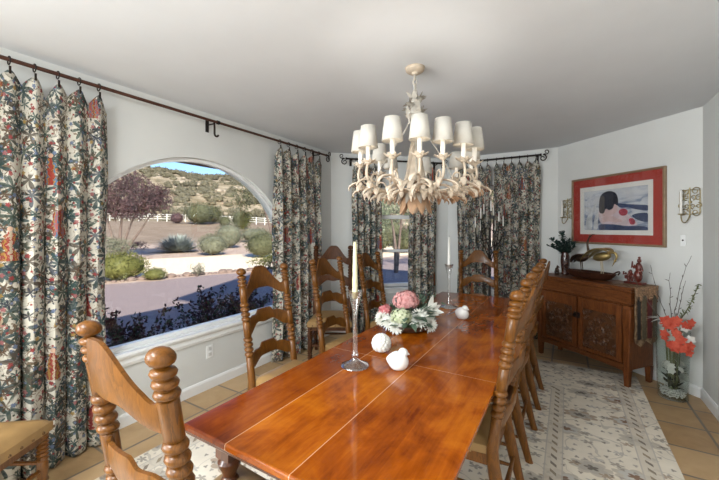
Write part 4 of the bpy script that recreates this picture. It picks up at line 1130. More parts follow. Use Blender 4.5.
tp = sbw(-0.03, 0.235)
tray = thing('dough_bowl', 'long oval dark wooden tray with loop handles, holding the two cranes', 'tray', tp, SBZ)
b = MB()
prof = [(0.0, 0.0), (0.66, 0.0), (0.84, 0.016), (1.0, 0.066), (1.03, 0.076), (0.99, 0.078), (0.81, 0.028), (0.64, 0.014), (0.0, 0.014)]
b.stack([(0, 0, z, max(0.0005, 0.27*r), max(0.0005, 0.105*r)) for r, z in prof], 44, False)
wt = wood('dark_tray_wood', (0.020, 0.007, 0.004), (0.07, 0.024, 0.012), 0.35); b.build('dish', wt, tray, sharp=70)
for s in (-1, 1):
    h = MB(); h.tube([(s*(0.266+0.036*math.sin(a)), 0.046*math.cos(a), 0.068+0.040*math.sin(a)) for a in [PI*k/12 for k in range(13)]], 0.0075, 8); h.build('handle', wt, tray)
def crane(name, label, loc, rz, mat, leg_mat, h_leg, neck, body_r, wing):
    t = thing(name, label, 'figurine', loc, rz); t.scale = (1.3, 1.3, 1.3)
    b = MB(); b.ball((0, 0, 0.004), (0.030, 0.022, 0.005), 14, 6); b.build('base', M['bronze'], t)
    for s in (-1, 1):
        l = MB(); l.tube([(0.004+s*0.006, s*0.010, 0.004), (0.004, s*0.010, h_leg*0.45), (-0.004, s*0.009, h_leg+0.01)], [0.0035, 0.0032, 0.005], 7); l.build('leg', leg_mat, t)
    b = MB(); b.ball((0, 0, h_leg+body_r[2]*0.8), body_r, 18, 12, rot=Euler((0, -0.25, 0)), fn=lambda q, th, ph: Vector((q.x, q.y*(1-0.4*(q.x < 0)*abs(q.x/body_r[0])), q.z)))
    b.build('body', mat, t)
    n = MB(); n.tube(neck, [0.013*(1-0.55*i/(len(neck)-1)) for i in range(len(neck))], 10); e = Vector(neck[-1]); d = (Vector(neck[-1])-Vector(neck[-2])).normalized()
    n.ball(e, (0.011, 0.010, 0.010), 10, 8); n.tube([e, e+d*0.02+Vector((0.012, 0, 0)), e+d*0.025+Vector((0.045, 0, -0.006))] if d.z > 0 else [e, e+d*0.03, e+d*0.055], [0.007, 0.004, 0.0008], 8)
    n.build('neck', mat, t)
    for s in (-1, 1):
        w = MB()
        pts = bez(*wing(s), 10); w.tube(pts, [0.010, 0.026, 0.038, 0.044, 0.046, 0.044, 0.040, 0.033, 0.025, 0.015, 0.003], 12, 0.22); w.build('wing', mat, t)
    return t
zi = 0.9465+0.0142
crane('crane_figurine', 'dark bronze crane figurine with raised neck, standing in the tray', sbw(-0.115, 0.225, zi), SBZ, M['bronze'], M['bronze'], 0.13,
      bez((0.04, 0, 0.165), (0.09, 0, 0.23), (0.02, 0, 0.27), (0.075, 0, 0.345), 12), (0.062, 0.034, 0.034), lambda s: ((0.03, s*0.026, 0.185), (-0.02, s*0.036, 0.20), (-0.06, s*0.03, 0.15), (-0.085, s*0.02, 0.11)))
crane('crane_figurine', 'brass crane figurine with arched golden wings bending down, standing in the tray', sbw(0.095, 0.245, zi), SBZ, M['brass'], plain('pale_legs', (0.55, 0.48, 0.34), 0.4, 0.3), 0.15,
      bez((0.05, 0, 0.215), (0.12, 0, 0.235), (0.125, 0, 0.19), (0.105, 0, 0.155), 10), (0.075, 0.04, 0.036), lambda s: ((0.07, s*0.03, 0.225), (0.0, s*0.05, 0.275), (-0.09, s*0.05, 0.22), (-0.165, s*0.03, 0.125)))
def blobs(name, label, cat, loc, rz, mat, base, parts):
    t = thing(name, label, cat, loc, rz); b = MB(); b.box((0, 0, base[2]/2), base); b.build('base', mat, t, bevel=0.004)
    for nm, lst in parts:
        b = MB()
        for it in lst:
            if it[0] == 'b': b.ball(it[1], it[2], 14, 10)
            else: b.tube(it[1], it[2], 10)
        b.build(nm, mat, t)
    return t
blobs('bronze_animal', 'tiny dark bronze animal figurine at the left end of the sideboard', 'figurine', sbw(-0.44, 0.245), SBZ, M['bronze'], (0.06, 0.035, 0.010),
      [('body', [('b', (0, 0, 0.045), (0.026, 0.016, 0.032)), ('t', [(0.014, 0, 0.06), (0.022, 0, 0.03), (0.02, 0, 0.008)], [0.010, 0.008, 0.007]), ('t', [(-0.014, 0, 0.04), (-0.024, 0, 0.02), (-0.02, 0, 0.008)], [0.012, 0.010, 0.008])]),
       ('head', [('b', (0.010, 0, 0.085), (0.015, 0.013, 0.014)), ('t', [(0.015, 0, 0.085), (0.032, 0, 0.078)], [0.009, 0.005]), ('t', [(0.0, 0.008, 0.09), (-0.006, 0.010, 0.108)], [0.005, 0.002])])])
rng = random.Random(8)
fig = []
for cx_, hh in ((0.028, 0.235), (-0.05, 0.105)):
    q = [('b', (cx_, 0, 0.03+hh*0.22), (0.026*hh/0.2+0.006, 0.030, hh*0.26)), ('b', (cx_+0.006, 0, 0.03+hh*0.55), (0.021*hh/0.2+0.004, 0.024, hh*0.24)), ('b', (cx_+0.012, -0.003, 0.02+hh*0.90), (0.018, 0.018, 0.021)), ('b', (cx_+0.012, 0, 0.02+hh*1.02), (0.012, 0.012, 0.012)),
         ('t', [(cx_+0.028, -0.006, 0.03+hh*0.65), (cx_+0.046, -0.014, 0.03+hh*0.45), (cx_+0.020, -0.026, 0.03+hh*0.42)], [0.012, 0.010, 0.007]), ('t', [(cx_-0.022, -0.006, 0.03+hh*0.66), (cx_-0.046, -0.014, 0.03+hh*0.55), (cx_-0.040, -0.016, 0.03+hh*0.82)], [0.012, 0.010, 0.006])]
    for k in range(10): q.append(('b', (cx_+rng.uniform(-.035, .035), rng.uniform(-.02, .0), 0.025+rng.uniform(0, .6)*hh), (0.012, 0.012, 0.014)))
    fig.append(q)
blobs('red_carving', 'red carving of a large and a small figure, right end of the sideboard', 'figurine', sbw(0.415, 0.245, 0.9510), SBZ, M['redlac'], (0.165, 0.075, 0.022), [('large_figure', fig[0]), ('small_figure', fig[1])])

# ------------------------------------------------------------------ framed picture
PW, PH, PZ = 1.065, 0.785, 1.705
pc = W4.w((W4.px(573.75)+W4.px(667))/2, 0, PZ)
pic = thing('framed_picture', 'large framed print of a dark haired figure in a shawl, wide red mat', 'picture', pc, W4.rz)
def ringframe(b, w, h, t, y0, y1):
    for (cx, cz, sx, sz) in ((-(w-t)/2, 0, t, h), ((w-t)/2, 0, t, h), (0, (h-t)/2, w-2*t, t), (0, -(h-t)/2, w-2*t, t)):
        b.box((cx, (y0+y1)/2, cz), (sx, abs(y1-y0), sz))
b = MB(); ringframe(b, PW, PH, 0.022, -0.034, -0.001); b.build('frame', plain('gilt_brown_frame', (0.30, 0.21, 0.13), 0.35, 0.3, 0.15, 20), pic, bevel=0.004)
b = MB(); ringframe(b, PW-0.042, PH-0.042, 0.092, -0.020, -0.003); b.build('red_mat', plain('red_mat_board', (0.36, 0.040, 0.028), 0.8, 0, 0.04), pic, smooth=False)
b = MB(); ringframe(b, PW-0.222, PH-0.222, 0.052, -0.017, -0.003); b.build('white_mat', plain('white_mat_board', (0.72, 0.71, 0.67), 0.8, 0, 0.02), pic, smooth=False)
aw, ah = PW-0.32, PH-0.32
def mat_print():
    t = NT('watercolour_print'); o = t.coord('Object'); x, y, z = t.sep(o)
    n = t.noise(t.mapping(o, (2.0, 1, 6)), 2.5, 5, 0.6, 1.0)
    t.set(t.ramp(t.math('MULTIPLY_ADD', z, 0.45, n), [(0.28, (0.075, 0.10, 0.17)), (0.42, (0.27, 0.32, 0.42)), (0.52, (0.50, 0.53, 0.58)), (0.70, (0.58, 0.60, 0.62))]), 0.8); return t.mat
art = MB(); art.box((0, -0.006, 0), (aw+0.01, 0.004, ah+0.01))
mats = [mat_print(), plain('ink_hair', (0.025, 0.028, 0.045), 0.8, 0, 0.35, 12), plain('skin_wash', (0.58, 0.43, 0.42), 0.8, 0, 0.12, 12), plain('shawl_wash', (0.60, 0.50, 0.53), 0.8, 0, 0.16, 9), plain('red_wash', (0.42, 0.06, 0.09), 0.8, 0, 0.3, 20), plain('blue_wave', (0.045, 0.065, 0.135), 0.8, 0, 0.35, 10), plain('pale_trunk', (0.52, 0.54, 0.56), 0.8, 0, 0.25, 14)]
def shape(mi, pts, layer):
    art.mi = mi; y = -0.0083-0.0003*layer
    pts = [(p[0]*aw/2, p[1]*ah/2) for p in pts]; sm = []
    n = len(pts)
    for i in range(n):                               # smooth closed outline
        p0, p1, p2, p3 = (Vector(pts[(i+k-1) % n]) for k in range(4))
        for u in (0, .25, .5, .75): sm.append(0.5*((2*p1)+(p2-p0)*u+(2*p0-5*p1+4*p2-p3)*u*u+(3*p1-p0-3*p2+p3)*u**3))
    art.prism([tuple(p) for p in sm][::-1], lambda a, c: (a, y+0.002, c), lambda a, c: (a, y, c)); art.mi = 0
shape(5, [(0.1, .28), (0.4, .22), (0.7, .16), (0.97, .10), (0.97, -.12), (.7, -.06), (.45, .05), (.2, .08)], 0)
shape(5, [(0.55, -.30), (.75, -.22), (.97, -.25), (.97, -.60), (.8, -.58), (.62, -.45)], 0)
shape(6, [(-.95, .2), (-.6, .1), (-.35, .15), (-.4, .02), (-.75, -.05), (-.95, 0)], 0)
shape(6, [(-.95, -.9), (-.85, -.2), (-.62, .3), (-.55, .28), (-.70, -.25), (-.72, -.92)], 1)
shape(6, [(-.66, -.9), (-.60, -.3), (-.44, -.05), (-.40, -.10), (-.50, -.4), (-.52, -.9)], 1)
shape(3, [(-.45, -.50), (-.46, .05), (-.2, .12), (.05, .15), (.28, -.05), (.52, -.38), (.70, -.72), (.40, -.78), (.0, -.70), (-.3, -.72)], 2)
shape(2, [(-.30, .10), (-.10, .22), (.10, .30), (.12, .05), (.06, -.16), (-.1, -.28), (-.35, -.30)], 3)
shape(1, [(-.46, -.08), (-.46, .45), (-.38, .78), (-.16, .90), (.06, .78), (.14, .45), (.12, .18), (.03, .26), (-.02, .06), (-.14, -.02), (-.24, .06), (-.32, -.16)], 4)
shape(4, [(.20, -.02), (.32, .02), (.42, -.10), (.38, -.28), (.24, -.30), (.16, -.15)], 4)
shape(4, [(.46, -.48), (.56, -.44), (.64, -.58), (.60, -.72), (.50, -.70)], 4)
shape(2, [(-.34, -.36), (-.05, -.30), (.10, -.42), (.28, -.56), (.10, -.62), (-.15, -.56), (-.34, -.60)], 4)
shape(5, [(-.46, -.95), (-.45, -.72), (-.1, -.70), (.3, -.78), (.8, -.80), (.97, -.86), (.97, -.98), (-.3, -.98)], 3)
art.build('print', mats, pic, smooth=False)
def mat_pglass():
    t = NT('picture_glass'); t.n.remove(t.bsdf); tr = t.n.new('ShaderNodeBsdfTransparent'); gl = t.n.new('ShaderNodeBsdfGlossy'); gl.inputs['Roughness'].default_value = 0.02
    mx = t.n.new('ShaderNodeMixShader'); t.link(thin_fresnel(t), mx.inputs[0]); t.link(tr.outputs[0], mx.inputs[1]); t.link(gl.outputs[0], mx.inputs[2]); t.link(mx.outputs[0], t.out.inputs[0]); return t.mat
b = MB(); b.box((0, -0.0245, 0), (PW-0.042, 0.003, PH-0.042)); b.build('glass', mat_pglass(), pic, smooth=False)

# ------------------------------------------------------------------ wall sconces, switch, outlet
M['gilt'] = plain('antique_gilt_iron', (0.30, 0.245, 0.13), 0.45, 0.4, 0.45, 40)
def sconce(x, z, label):
    t = thing('wall_sconce', label, 'sconce', W4.w(x, 0, z), W4.rz); X, Z = Vector((1, 0, 0)), Vector((0, 0, 1)); O = Vector((0, -0.016, 0))
    b = MB(); w, h = 0.078, 0.125
    c = lambda x_, z_, r, a, tn, th=0.0048: b.tube(spiral(O+X*x_+Z*z_, r, r*0.2, a, tn, 22, X, Z), [th*(1-0.35*k/22) for k in range(23)], 6)
    for s in (-1, 1):
        for q in (-1, 1):
            c(s*0.045, q*0.095, 0.036, PI/2*(1-q)+(PI if q < 0 else 0)+0.3, 1.25*s*q); c(s*0.066, q*0.035, 0.026, PI/2, 1.2*s*q); c(s*0.026, q*0.040, 0.024, -PI/2, 1.2*s*q)
        b.tube([O+X*s*0.078+Z*z_ for z_ in (-0.10, -0.05, 0, 0.05, 0.10)], 0.0045, 6)
    b.tube([O+Z*z_ for z_ in (-0.14, -0.05, 0.05, 0.13)], 0.005, 6)
    for z_ in (-0.1, 0.1): b.tube([O+X*-0.078+Z*z_, O+Z*(z_*1.12), O+X*0.078+Z*z_], 0.0045, 6)
    b.tube([O, O+Vector((0, 0.0155, 0))], 0.012, 8)
    b.build('scroll_frame', M['gilt'], t)
    a = MB(); a.tube(bez(O+Z*-0.12, O+Vector((0, -0.03, -0.20)), Vector((-0.02, -0.09, -0.22)), Vector((-0.040, -0.060, -0.118)), 14), 0.005, 7); a.lathe([(0.006, -0.118), (0.022, -0.112), (0.024, -0.105), (0.013, -0.103)], (-0.040, -0.060, 0), 14); a.build('arm', M['gilt'], t)
    return t
def sc_candle(x, z, label):
    o = W4.w(x-0.040, -0.060, z-0.1028); t = thing('candle', label, 'candle', o); b = MB(); b.lathe([(0.0105, 0), (0.0105, 0.205), (0.006, 0.212)], seg=14); b.build('wax', M['wax_white'], t)
    w = MB(); w.tube([(0, 0, 0.211), (0.001, 0, 0.224)], 0.0012, 5); w.build('wick', M['iron'], t)
xs_l, xs_r = W4.px(568.5), W4.px(691)
for x, z, l, lc in ((xs_l, 1.745, 'scrolled gilt iron wall sconce left of the picture, above the vase', 'white candle in the sconce left of the picture'), (xs_r, 1.735, 'scrolled gilt iron wall sconce right of the picture', 'white candle in the sconce right of the picture')):
    sconce(x, z, l); sc_candle(x, z, lc)
sw = thing('wall_switch', 'small white wall switch below the right sconce', 'switch', W4.w(W4.px(683.5), 0, 1.385), W4.rz)
b = MB(); b.box((0, -0.0045, 0), (0.042, 0.007, 0.105)); b.build('plate', M['white'], sw, bevel=0.002); b = MB(); b.ball((0, -0.009, 0.002), (0.008, 0.006, 0.008), 10, 6); b.build('knob', M['iron'], sw)
ow = thing('wall_outlet', 'white wall outlet plate under the arched window', 'outlet', WL.w(WL.px(209.5), 0, 0.345), WL.rz)
b = MB(); b.box((0, -0.0035, 0), (0.072, 0.006, 0.116)); b.build('plate', M['white'], ow, bevel=0.002)
for z in (-0.026, 0.026):
    b = MB(); b.box((0, -0.0075, z), (0.034, 0.003, 0.032)); b.build('socket', plain('socket_white', (0.62, 0.62, 0.60), 0.4), ow, bevel=0.003)

# ------------------------------------------------------------------ glass floor vase with flowers
vx, vy = 0.805, 4.055
fv = thing('floor_vase', 'tall clear glass cylinder vase on the tile floor beside the sideboard', 'vase', (vx, vy, 0.0005))
b = MB(); b.lathe([(0.001, 0), (0.100, 0), (0.106, 0.006), (0.112, 0.30), (0.120, 0.60), (0.116, 0.60), (0.107, 0.30), (0.100, 0.022), (0.001, 0.018)], seg=40, cap=False)
b.build('cylinder', glass_pane('vase_glass', (0.93, 0.955, 0.94)), fv, sharp=70)
rng = random.Random(21)
fl = thing('flower_bouquet', 'coral red and white silk flowers with twigs in the glass floor vase', 'flowers', (vx, vy, 0.021))
wp = leafmat('white_silk', (0.66, 0.65, 0.60), (0.82, 0.81, 0.77), 0.7, 0.2, 20); rp = leafmat('coral_silk', (0.46, 0.040, 0.022), (0.70, 0.15, 0.09), 0.65, 0.2, 24); dk_ = leafmat('dark_leaf', (0.015, 0.022, 0.014), (0.05, 0.06, 0.035), 0.6, 0.1, 20); ol = leafmat('olive_leaf', (0.09, 0.11, 0.04), (0.24, 0.26, 0.13), 0.6, 0.2, 12)
b = MB()
for k in range(230):
    a = rng.uniform(0, 2*PI); r = 0.088*math.sqrt(rng.random()); b.ball((r*math.cos(a), r*math.sin(a), rng.uniform(0.009, 0.055)), rng.uniform(0.007, 0.011), 7, 5)
o = b.build('pebbles', plain('white_pebbles', (0.62, 0.61, 0.58), 0.6, 0, 0.2, 40), fl); o['kind'] = 'stuff'
b = MB()
for k in range(90):
    a = rng.uniform(0, 2*PI); r = rng.uniform(0.0, 0.05); d = rnd_dir(rng); d.x *= .4; d.y *= .4; d.z = abs(d.z); L = rng.uniform(0.05, 0.09)
    b.leaf((r*math.cos(a), r*math.sin(a), rng.uniform(0.05, 0.22)), d, L, 0.03, n=2)
b.build('dark_foliage', dk_, fl)
def blossom(b, c, R, n=6, ax=None):
    ax = (ax or rnd_dir(rng)).normalized(); u = ax.orthogonal().normalized(); w = ax.cross(u)
    for k in range(n):
        a = 2*PI*k/n; e = u*math.cos(a)+w*math.sin(a); b.leaf(Vector(c), e+ax*0.35, R, R*0.85, ax, -0.3, 3)
for k in range(16):
    a = rng.uniform(0, 2*PI); r = rng.uniform(0.02, 0.075); b = MB(); c = Vector((r*math.cos(a), r*math.sin(a), rng.uniform(0.22, 0.31)))
    blossom(b, c, rng.uniform(0.03, 0.042), 6, Vector((math.cos(a), math.sin(a), 0.7))); b.build('white_blossom', wp, fl)
b = MB()
for k in range(26):
    a = rng.uniform(0, 2*PI); r = rng.uniform(0.01, 0.06); b.tube([(r*math.cos(a)*.6, r*math.sin(a)*.6, 0.05), (r*math.cos(a), r*math.sin(a), 0.40), (1.3*r*math.cos(a), 1.3*r*math.sin(a), 0.62)], 0.0035, 5)
b.build('stems', ol, fl)
tocam = Vector((-vx, -vy, 0)).normalized(); tor = Vector((-tocam.y, tocam.x, 0))
for k in range(26):                                   # coral spray falling over the rim towards the room
    u = rng.uniform(-1, 1); v = rng.random()
    c = tocam*(0.125+0.03*rng.random()+0.01*v)+tor*(u*(0.105-0.02*v)+0.01+0.02*v)+Vector((0, 0, 0.70-0.27*v)); b = MB()
    blossom(b, c, rng.uniform(0.034, 0.048), 5, tocam+tor*u*0.8+Vector((0, 0, rng.uniform(-.3, .5)))); b.build('coral_blossom', rp, fl)
for k in range(7):
    c = tocam*0.10+tor*rng.uniform(-.05, .11)+Vector((0, 0, rng.uniform(0.48, 0.64))); b = MB(); blossom(b, c, 0.04, 6, tocam); b.build('white_blossom', wp, fl)
for k in range(5):                                    # large pale leaves at the rim
    a = 2*PI*k/5+0.4; b = MB()
    for q in range(7):
        aa = a+rng.uniform(-.5, .5); b.leaf((0.05*math.cos(a), 0.05*math.sin(a), 0.66), (math.cos(aa), math.sin(aa), rng.uniform(.1, .55)), rng.uniform(.085, .12), 0.045, curl=-0.5, n=5)
    b.build('white_lily', wp, fl)
tw = plain('dry_twig', (0.10, 0.085, 0.07), 0.8)
for k, (lx, h, bend) in enumerate(((0.02, 0.62, 0.10), (-0.12, 0.52, -0.03), (-0.22, 0.40, -0.05), (0.06, 0.40, 0.02), (-0.02, 0.46, 0.0), (0.13, 0.34, 0.02))):
    b = MB(); pts = bez(Vector((0, 0, 0.55)), tor*lx*0.3+Vector((0, 0, 0.65)), tor*(lx+bend*0.1)+Vector((0, 0, 0.62+h*0.6)), tor*(lx+bend)+Vector((0, 0, 0.62+h)), 16)
    pts = [p+Vector((rng.uniform(-.005, .005), rng.uniform(-.005, .005), 0)) for p in pts]; b.tube(pts, [0.004-0.0025*i/16 for i in range(17)], 5)
    for i in range(6, 16, 2):
        d = rnd_dir(rng); d.z = abs(d.z)+.4; d.normalize(); b.tube([pts[i], pts[i]+d*0.018, pts[i]+d*0.03], [0.002, 0.003, 0.001], 5)
    b.build('twig', tw, fl)
b = MB(); pts = bez(Vector((0, 0, 0.6)), tor*0.08+Vector((0, 0, 0.72)), tor*0.12+Vector((0, 0, 0.82)), tor*0.165+Vector((0, 0, 1.00)), 16); b.tube(pts, 0.003, 5)
for i in range(4, 17):
    for s in range(3): b.leaf(pts[i], rnd_dir(rng), 0.038, 0.018, n=2)
b.build('bud_spray', ol, fl)

# ------------------------------------------------------------------ iron candle tree
kx = at_depth(489.5, 4.66)
ct_ = thing('candelabra', 'black iron tree candelabra standing before the back window curtains', 'candelabra', (kx.x, kx.y, 0.0005), TH)
b = MB(); b.lathe([(0.001, 0), (0.15, 0), (0.15, 0.012), (0.05, 0.022), (0.02, 0.05), (0.012, 0.1)], seg=24); b.build('base', M['iron'], ct_)
b = MB(); b.tube([(0, 0, 0.05), (0.006, 0, 0.5), (-0.006, 0, 1.0), (0.0, 0, 1.5)], [0.017, 0.015, 0.013, 0.010], 8); b.build('trunk', M['iron'], ct_)
CAND = [(-0.185, 0.02, 1.50), (-0.135, -0.05, 1.62), (-0.065, 0.03, 1.68), (0.005, -0.04, 1.72), (0.065, 0.03, 1.66), (0.115, -0.03, 1.58), (0.185, 0.0, 1.52), (-0.10, 0.06, 1.46), (0.10, 0.06, 1.46)]
ORD = ['leftmost of all', 'second from the left', 'fourth from the left', 'central and highest', 'right of the highest one', 'second from the right', 'rightmost of all', 'low one left of the trunk', 'low one right of the trunk']
for k, (x, y, z) in enumerate(CAND):
    b = MB(); z0 = 1.0+0.45*(k % 4)/4; b.tube(bez((0, 0, z0), (x*0.5, y*0.5, z0+0.06), (x, y, z-0.25), (x, y, z), 12), [0.008-0.003*i/12 for i in range(13)], 6)
    b.lathe([(0.005, z-0.004), (0.017, z), (0.018, z+0.004), (0.008, z+0.005)], (x, y, 0), 12)
    for s in (-1, 1): b.tube([(x*0.7, y*0.7, z-0.2), (x*0.7+s*0.03, y*0.7, z-0.14), (x*0.7+s*0.035, y*.7, z-0.10)], [0.005, 0.004, 0.001], 5)
    b.build('branch', M['iron'], ct_)
    c, s = math.cos(TH), math.sin(TH)
    t = thing('taper_candle', 'white taper on the iron candle tree, %s' % ORD[k], 'candle', (kx.x+x*c-y*s, kx.y+x*s+y*c, z+0.0062), 0, 'white tapers on the iron candle tree')
    w = MB(); w.lathe([(0.0095, 0), (0.0085, 0.13), (0.004, 0.142)], seg=12); w.build('wax', M['wax_white'], t)
# ------------------------------------------------------------------ outdoors
GN = Vector((-0.954, 0.30, 0))           # outward from the drive edge
def uof(x, y): return GN.x*x+GN.y*y
def ground_z(x, y):
    u = max(uof(x, y), (y-2)*0.9, (-x)*0.75); n = 0.0
    def ss(a, b, t): t = max(0, min(1, (t-a)/(b-a))); return t*t*(3-2*t)
    z = -0.25+0.16*ss(12, 24, u)+0.35*ss(22, 42, u)+2.5*ss(34, 72, u)
    z += 34*ss(70, 235, u)**1.1+max(0, u-230)*0.03
    if u > 60:
        k = ss(60, 140, u); z += k*(2.4*math.sin(x*0.031+1.0)*math.cos(y*0.027)+1.1*math.sin(x*0.083+y*0.06)+0.5*math.sin(x*0.19-y*0.13))
    return z
def mat_ground():
    t = NT('desert_ground'); o = t.coord('Object'); x, y, z = t.sep(o)
    u = t.math('ADD', t.math('MULTIPLY', x, GN.x), t.math('MULTIPLY', y, GN.y))
    u = t.math('ADD', u, t.math('MULTIPLY_ADD', t.noise(o, 0.35, 3), 1.2, -0.6))
    fine = t.noise(o, 9, 6, 0.75); big = t.noise(o, 0.16, 5, 0.65); sp = t.noise(o, 60, 2, 0.6)
    soil = t.ramp(fine, [(0.3, (0.060, 0.048, 0.042)), (0.7, (0.12, 0.10, 0.085))])
    grav = t.ramp(sp, [(0.32, (0.15, 0.105, 0.100)), (0.5, (0.25, 0.195, 0.182)), (0.68, (0.37, 0.30, 0.28))])
    sand = t.ramp(fine, [(0.3, (0.66, 0.53, 0.38)), (0.7, (0.76, 0.63, 0.47))])
    mul = t.ramp(t.noise(o, 2.0, 5, 0.7), [(0.3, (0.33, 0.235, 0.18)), (0.7, (0.46, 0.355, 0.28))])
    field = t.ramp(t.noise(o, 0.5, 5, 0.7), [(0.3, (0.17, 0.122, 0.082)), (0.7, (0.26, 0.195, 0.14))])
    hill = t.ramp(t.math('MULTIPLY_ADD', fine, 0.35, t.math('MULTIPLY', big, 0.7)), [(0.35, (0.13, 0.105, 0.062)), (0.5, (0.20, 0.16, 0.10)), (0.62, (0.32, 0.26, 0.18))])
    xs = t.math('MULTIPLY', x, -1.0)
    c = t.mix(t.step(xs, 4.55, 4.60), soil, grav)
    c = t.mix(t.math('MAXIMUM', t.math('MULTIPLY', t.step(y, 5.2, 5.3), t.math('LESS_THAN', xs, 4.6)), 0.0), c, grav)
    for lo, hi, k in ((13.0, 13.15, mul), (14.2, 14.35, sand), (20.5, 20.9, mul), (32, 35, field), (64, 72, hill)): c = t.mix(t.step(u, lo, hi), c, k)
    t.set(c, 0.95, 0, 0.1); t.bump(t.noise(o, 25, 4, 0.7), 0.5, 0.03); return t.mat
def terrain():
    b = MB(); cx, cy = -1.0, 3.0; na = 150; rs = [0.0, 2, 3.5, 5, 6.5, 8, 10, 12, 14, 16, 18, 20, 23, 26, 30, 34, 38, 43, 48, 54, 60, 68, 76, 85, 95, 106, 118, 130, 145, 160, 178, 196, 215, 235, 255, 280, 330, 420]
    ids = [[b.pt((cx, cy, -0.25))]]
    a0, a1 = math.radians(60), math.radians(235)
    for r in rs[1:]:
        ids.append([])
        for k in range(na+1):
            a = a0+(a1-a0)*k/na; x, y = cx+r*math.cos(a), cy+r*math.sin(a); ids[-1].append(b.pt((x, y, ground_z(x, y) if r > 6 else -0.25)))
    for k in range(na): b.face(ids[0][0], ids[1][k], ids[1][k+1])
    for p, q in zip(ids[1:], ids[2:]):
        for k in range(na): b.face(p[k], q[k], q[k+1], p[k+1])
    o = b.build('ground', mat_ground(), sharp=180); o['kind'] = 'structure'
terrain()
def leafball(b, c, r, n, size, rng, fill=0.55, wid=0.6):
    c = Vector(c)
    for i in range(n):
        d = rnd_dir(rng); q = rng.uniform(fill, 1.0)
        p = c+Vector((d.x*r[0], d.y*r[1], d.z*r[2]))*q
        b.leaf(p, (rnd_dir(rng)+d*0.7), size*rng.uniform(.7, 1.3), size*wid*rng.uniform(.7, 1.2), rnd_dir(rng), 0, 1)
L_ = {'sage': leafmat('grey_sage', (0.085, 0.090, 0.058), (0.185, 0.185, 0.125), 0.8, 0.15, 1.5), 'agave': leafmat('blue_grey_blades', (0.17, 0.20, 0.185), (0.34, 0.37, 0.33), 0.7, 0.1, 2), 'lime': leafmat('yellow_green_leaf', (0.080, 0.085, 0.020), (0.165, 0.162, 0.050), 0.7, 0.25, 3),
      'olive': leafmat('olive_green', (0.050, 0.054, 0.026), (0.125, 0.125, 0.066), 0.8, 0.2, 0.8), 'purple': leafmat('plum_leaf', (0.034, 0.017, 0.020), (0.105, 0.058, 0.060), 0.7, 0.1, 2.0), 'maroon': leafmat('maroon_leaf', (0.020, 0.012, 0.015), (0.075, 0.028, 0.034), 0.5, 0.15, 6), 'dkgreen': leafmat('dark_green_leaf', (0.018, 0.035, 0.022), (0.055, 0.085, 0.050), 0.6, 0.15, 5),
      'willow': leafmat('silvery_green', (0.12, 0.15, 0.085), (0.31, 0.34, 0.22), 0.7, 0.3, 2)}
bark = plain('bark', (0.11, 0.075, 0.06), 0.9, 0, 0.3, 12)
def shrub(px, d, w, h, kind, label, seed, n=900, size=0.09, shape='round', cat='shrub', lift=0.0):
    p = at_depth(px, d); p.z = ground_z(p.x, p.y)-0.01; rng = random.Random(seed)
    t = thing('shrub' if cat == 'shrub' else cat.replace(' ', '_'), label, cat, p)
    b = MB()
    if shape == 'round':
        leafball(b, (0, 0, h*0.52), (w/2, w/2, h*0.50), n, size, rng, 0.7)
        b.ball((0, 0, h*0.48), (w*0.40, w*0.40, h*0.42), 12, 8)
    elif shape == 'spiky':
        for i in range(n):
            q = rnd_dir(rng); q.z = abs(q.z)*1.0+0.15; q.normalize(); b.leaf((q.x*0.05, q.y*0.05, 0.03), (q.x*w/h*0.75, q.y*w/h*0.75, q.z), h*rng.uniform(.7, 1.05)*(0.75+0.35*(1-q.z)), size, None, 0, 2)
    else:
        for i in range(9):
            a = rng.uniform(0, 2*PI); r = rng.uniform(0, .33)*w; leafball(b, (r*math.cos(a), r*math.sin(a), h*rng.uniform(.3, .75)), (w*.24, w*.24, h*.26), n//9, size, rng, 0.3)
    b.build('foliage', L_[kind], t)
    s = MB()
    for i in range(4):
        a = i*1.7; s.tube([(0.02*math.cos(a), 0.02*math.sin(a), 0), (w*.12*math.cos(a), w*.12*math.sin(a), h*.3), (w*.25*math.cos(a), w*.25*math.sin(a), h*.6)], [0.02, 0.014, 0.006], 6)
    s.build('stem', bark, t); return t
# planting bed right outside the arched window
def bed_shrub(px, d, w, h, label, seed):
    p = at_depth(px, d); p.z = -0.255; rng = random.Random(seed); t = thing('garden_shrub', label, 'shrub', p); s = MB(); b = MB(); g = MB()
    for i in range(26):
        a = rng.uniform(0, 2*PI); r = rng.uniform(0.1, 0.5)*w; top = Vector((r*math.cos(a), r*math.sin(a), h*rng.uniform(.55, 1.05)*(1-0.5*(r/w))))
        pts = bez((0.03*math.cos(a), 0.03*math.sin(a), 0), (r*.2*math.cos(a), r*.2*math.sin(a), h*.3), top*0.7+Vector((0, 0, h*.1)), top, 8); s.tube(pts, [0.007-0.005*k/8 for k in range(9)], 5)
        for k in range(3, 9):
            for q in range(13): (b if rng.random() < 0.72 else g).leaf(pts[k]+rnd_dir(rng)*0.045, rnd_dir(rng)+Vector((0, 0, .3)), rng.uniform(.03, .058), 0.026, rnd_dir(rng), 0, 2)
    b.build('foliage', L_['maroon'], t); g.build('green_leaves', L_['dkgreen'], t); s.build('stem', bark, t)
bed_shrub(128, 3.72, 0.95, 0.98, 'maroon leaved bush outside the arched window, left one against the glass', 1)
bed_shrub(205, 4.60, 0.95, 1.00, 'maroon leaved bush outside the arched window, middle one', 2)
bed_shrub(246, 5.10, 0.95, 1.04, 'maroon leaved bush outside the arched window, right one behind the chair', 3)
b = MB(); rng = random.Random(9)
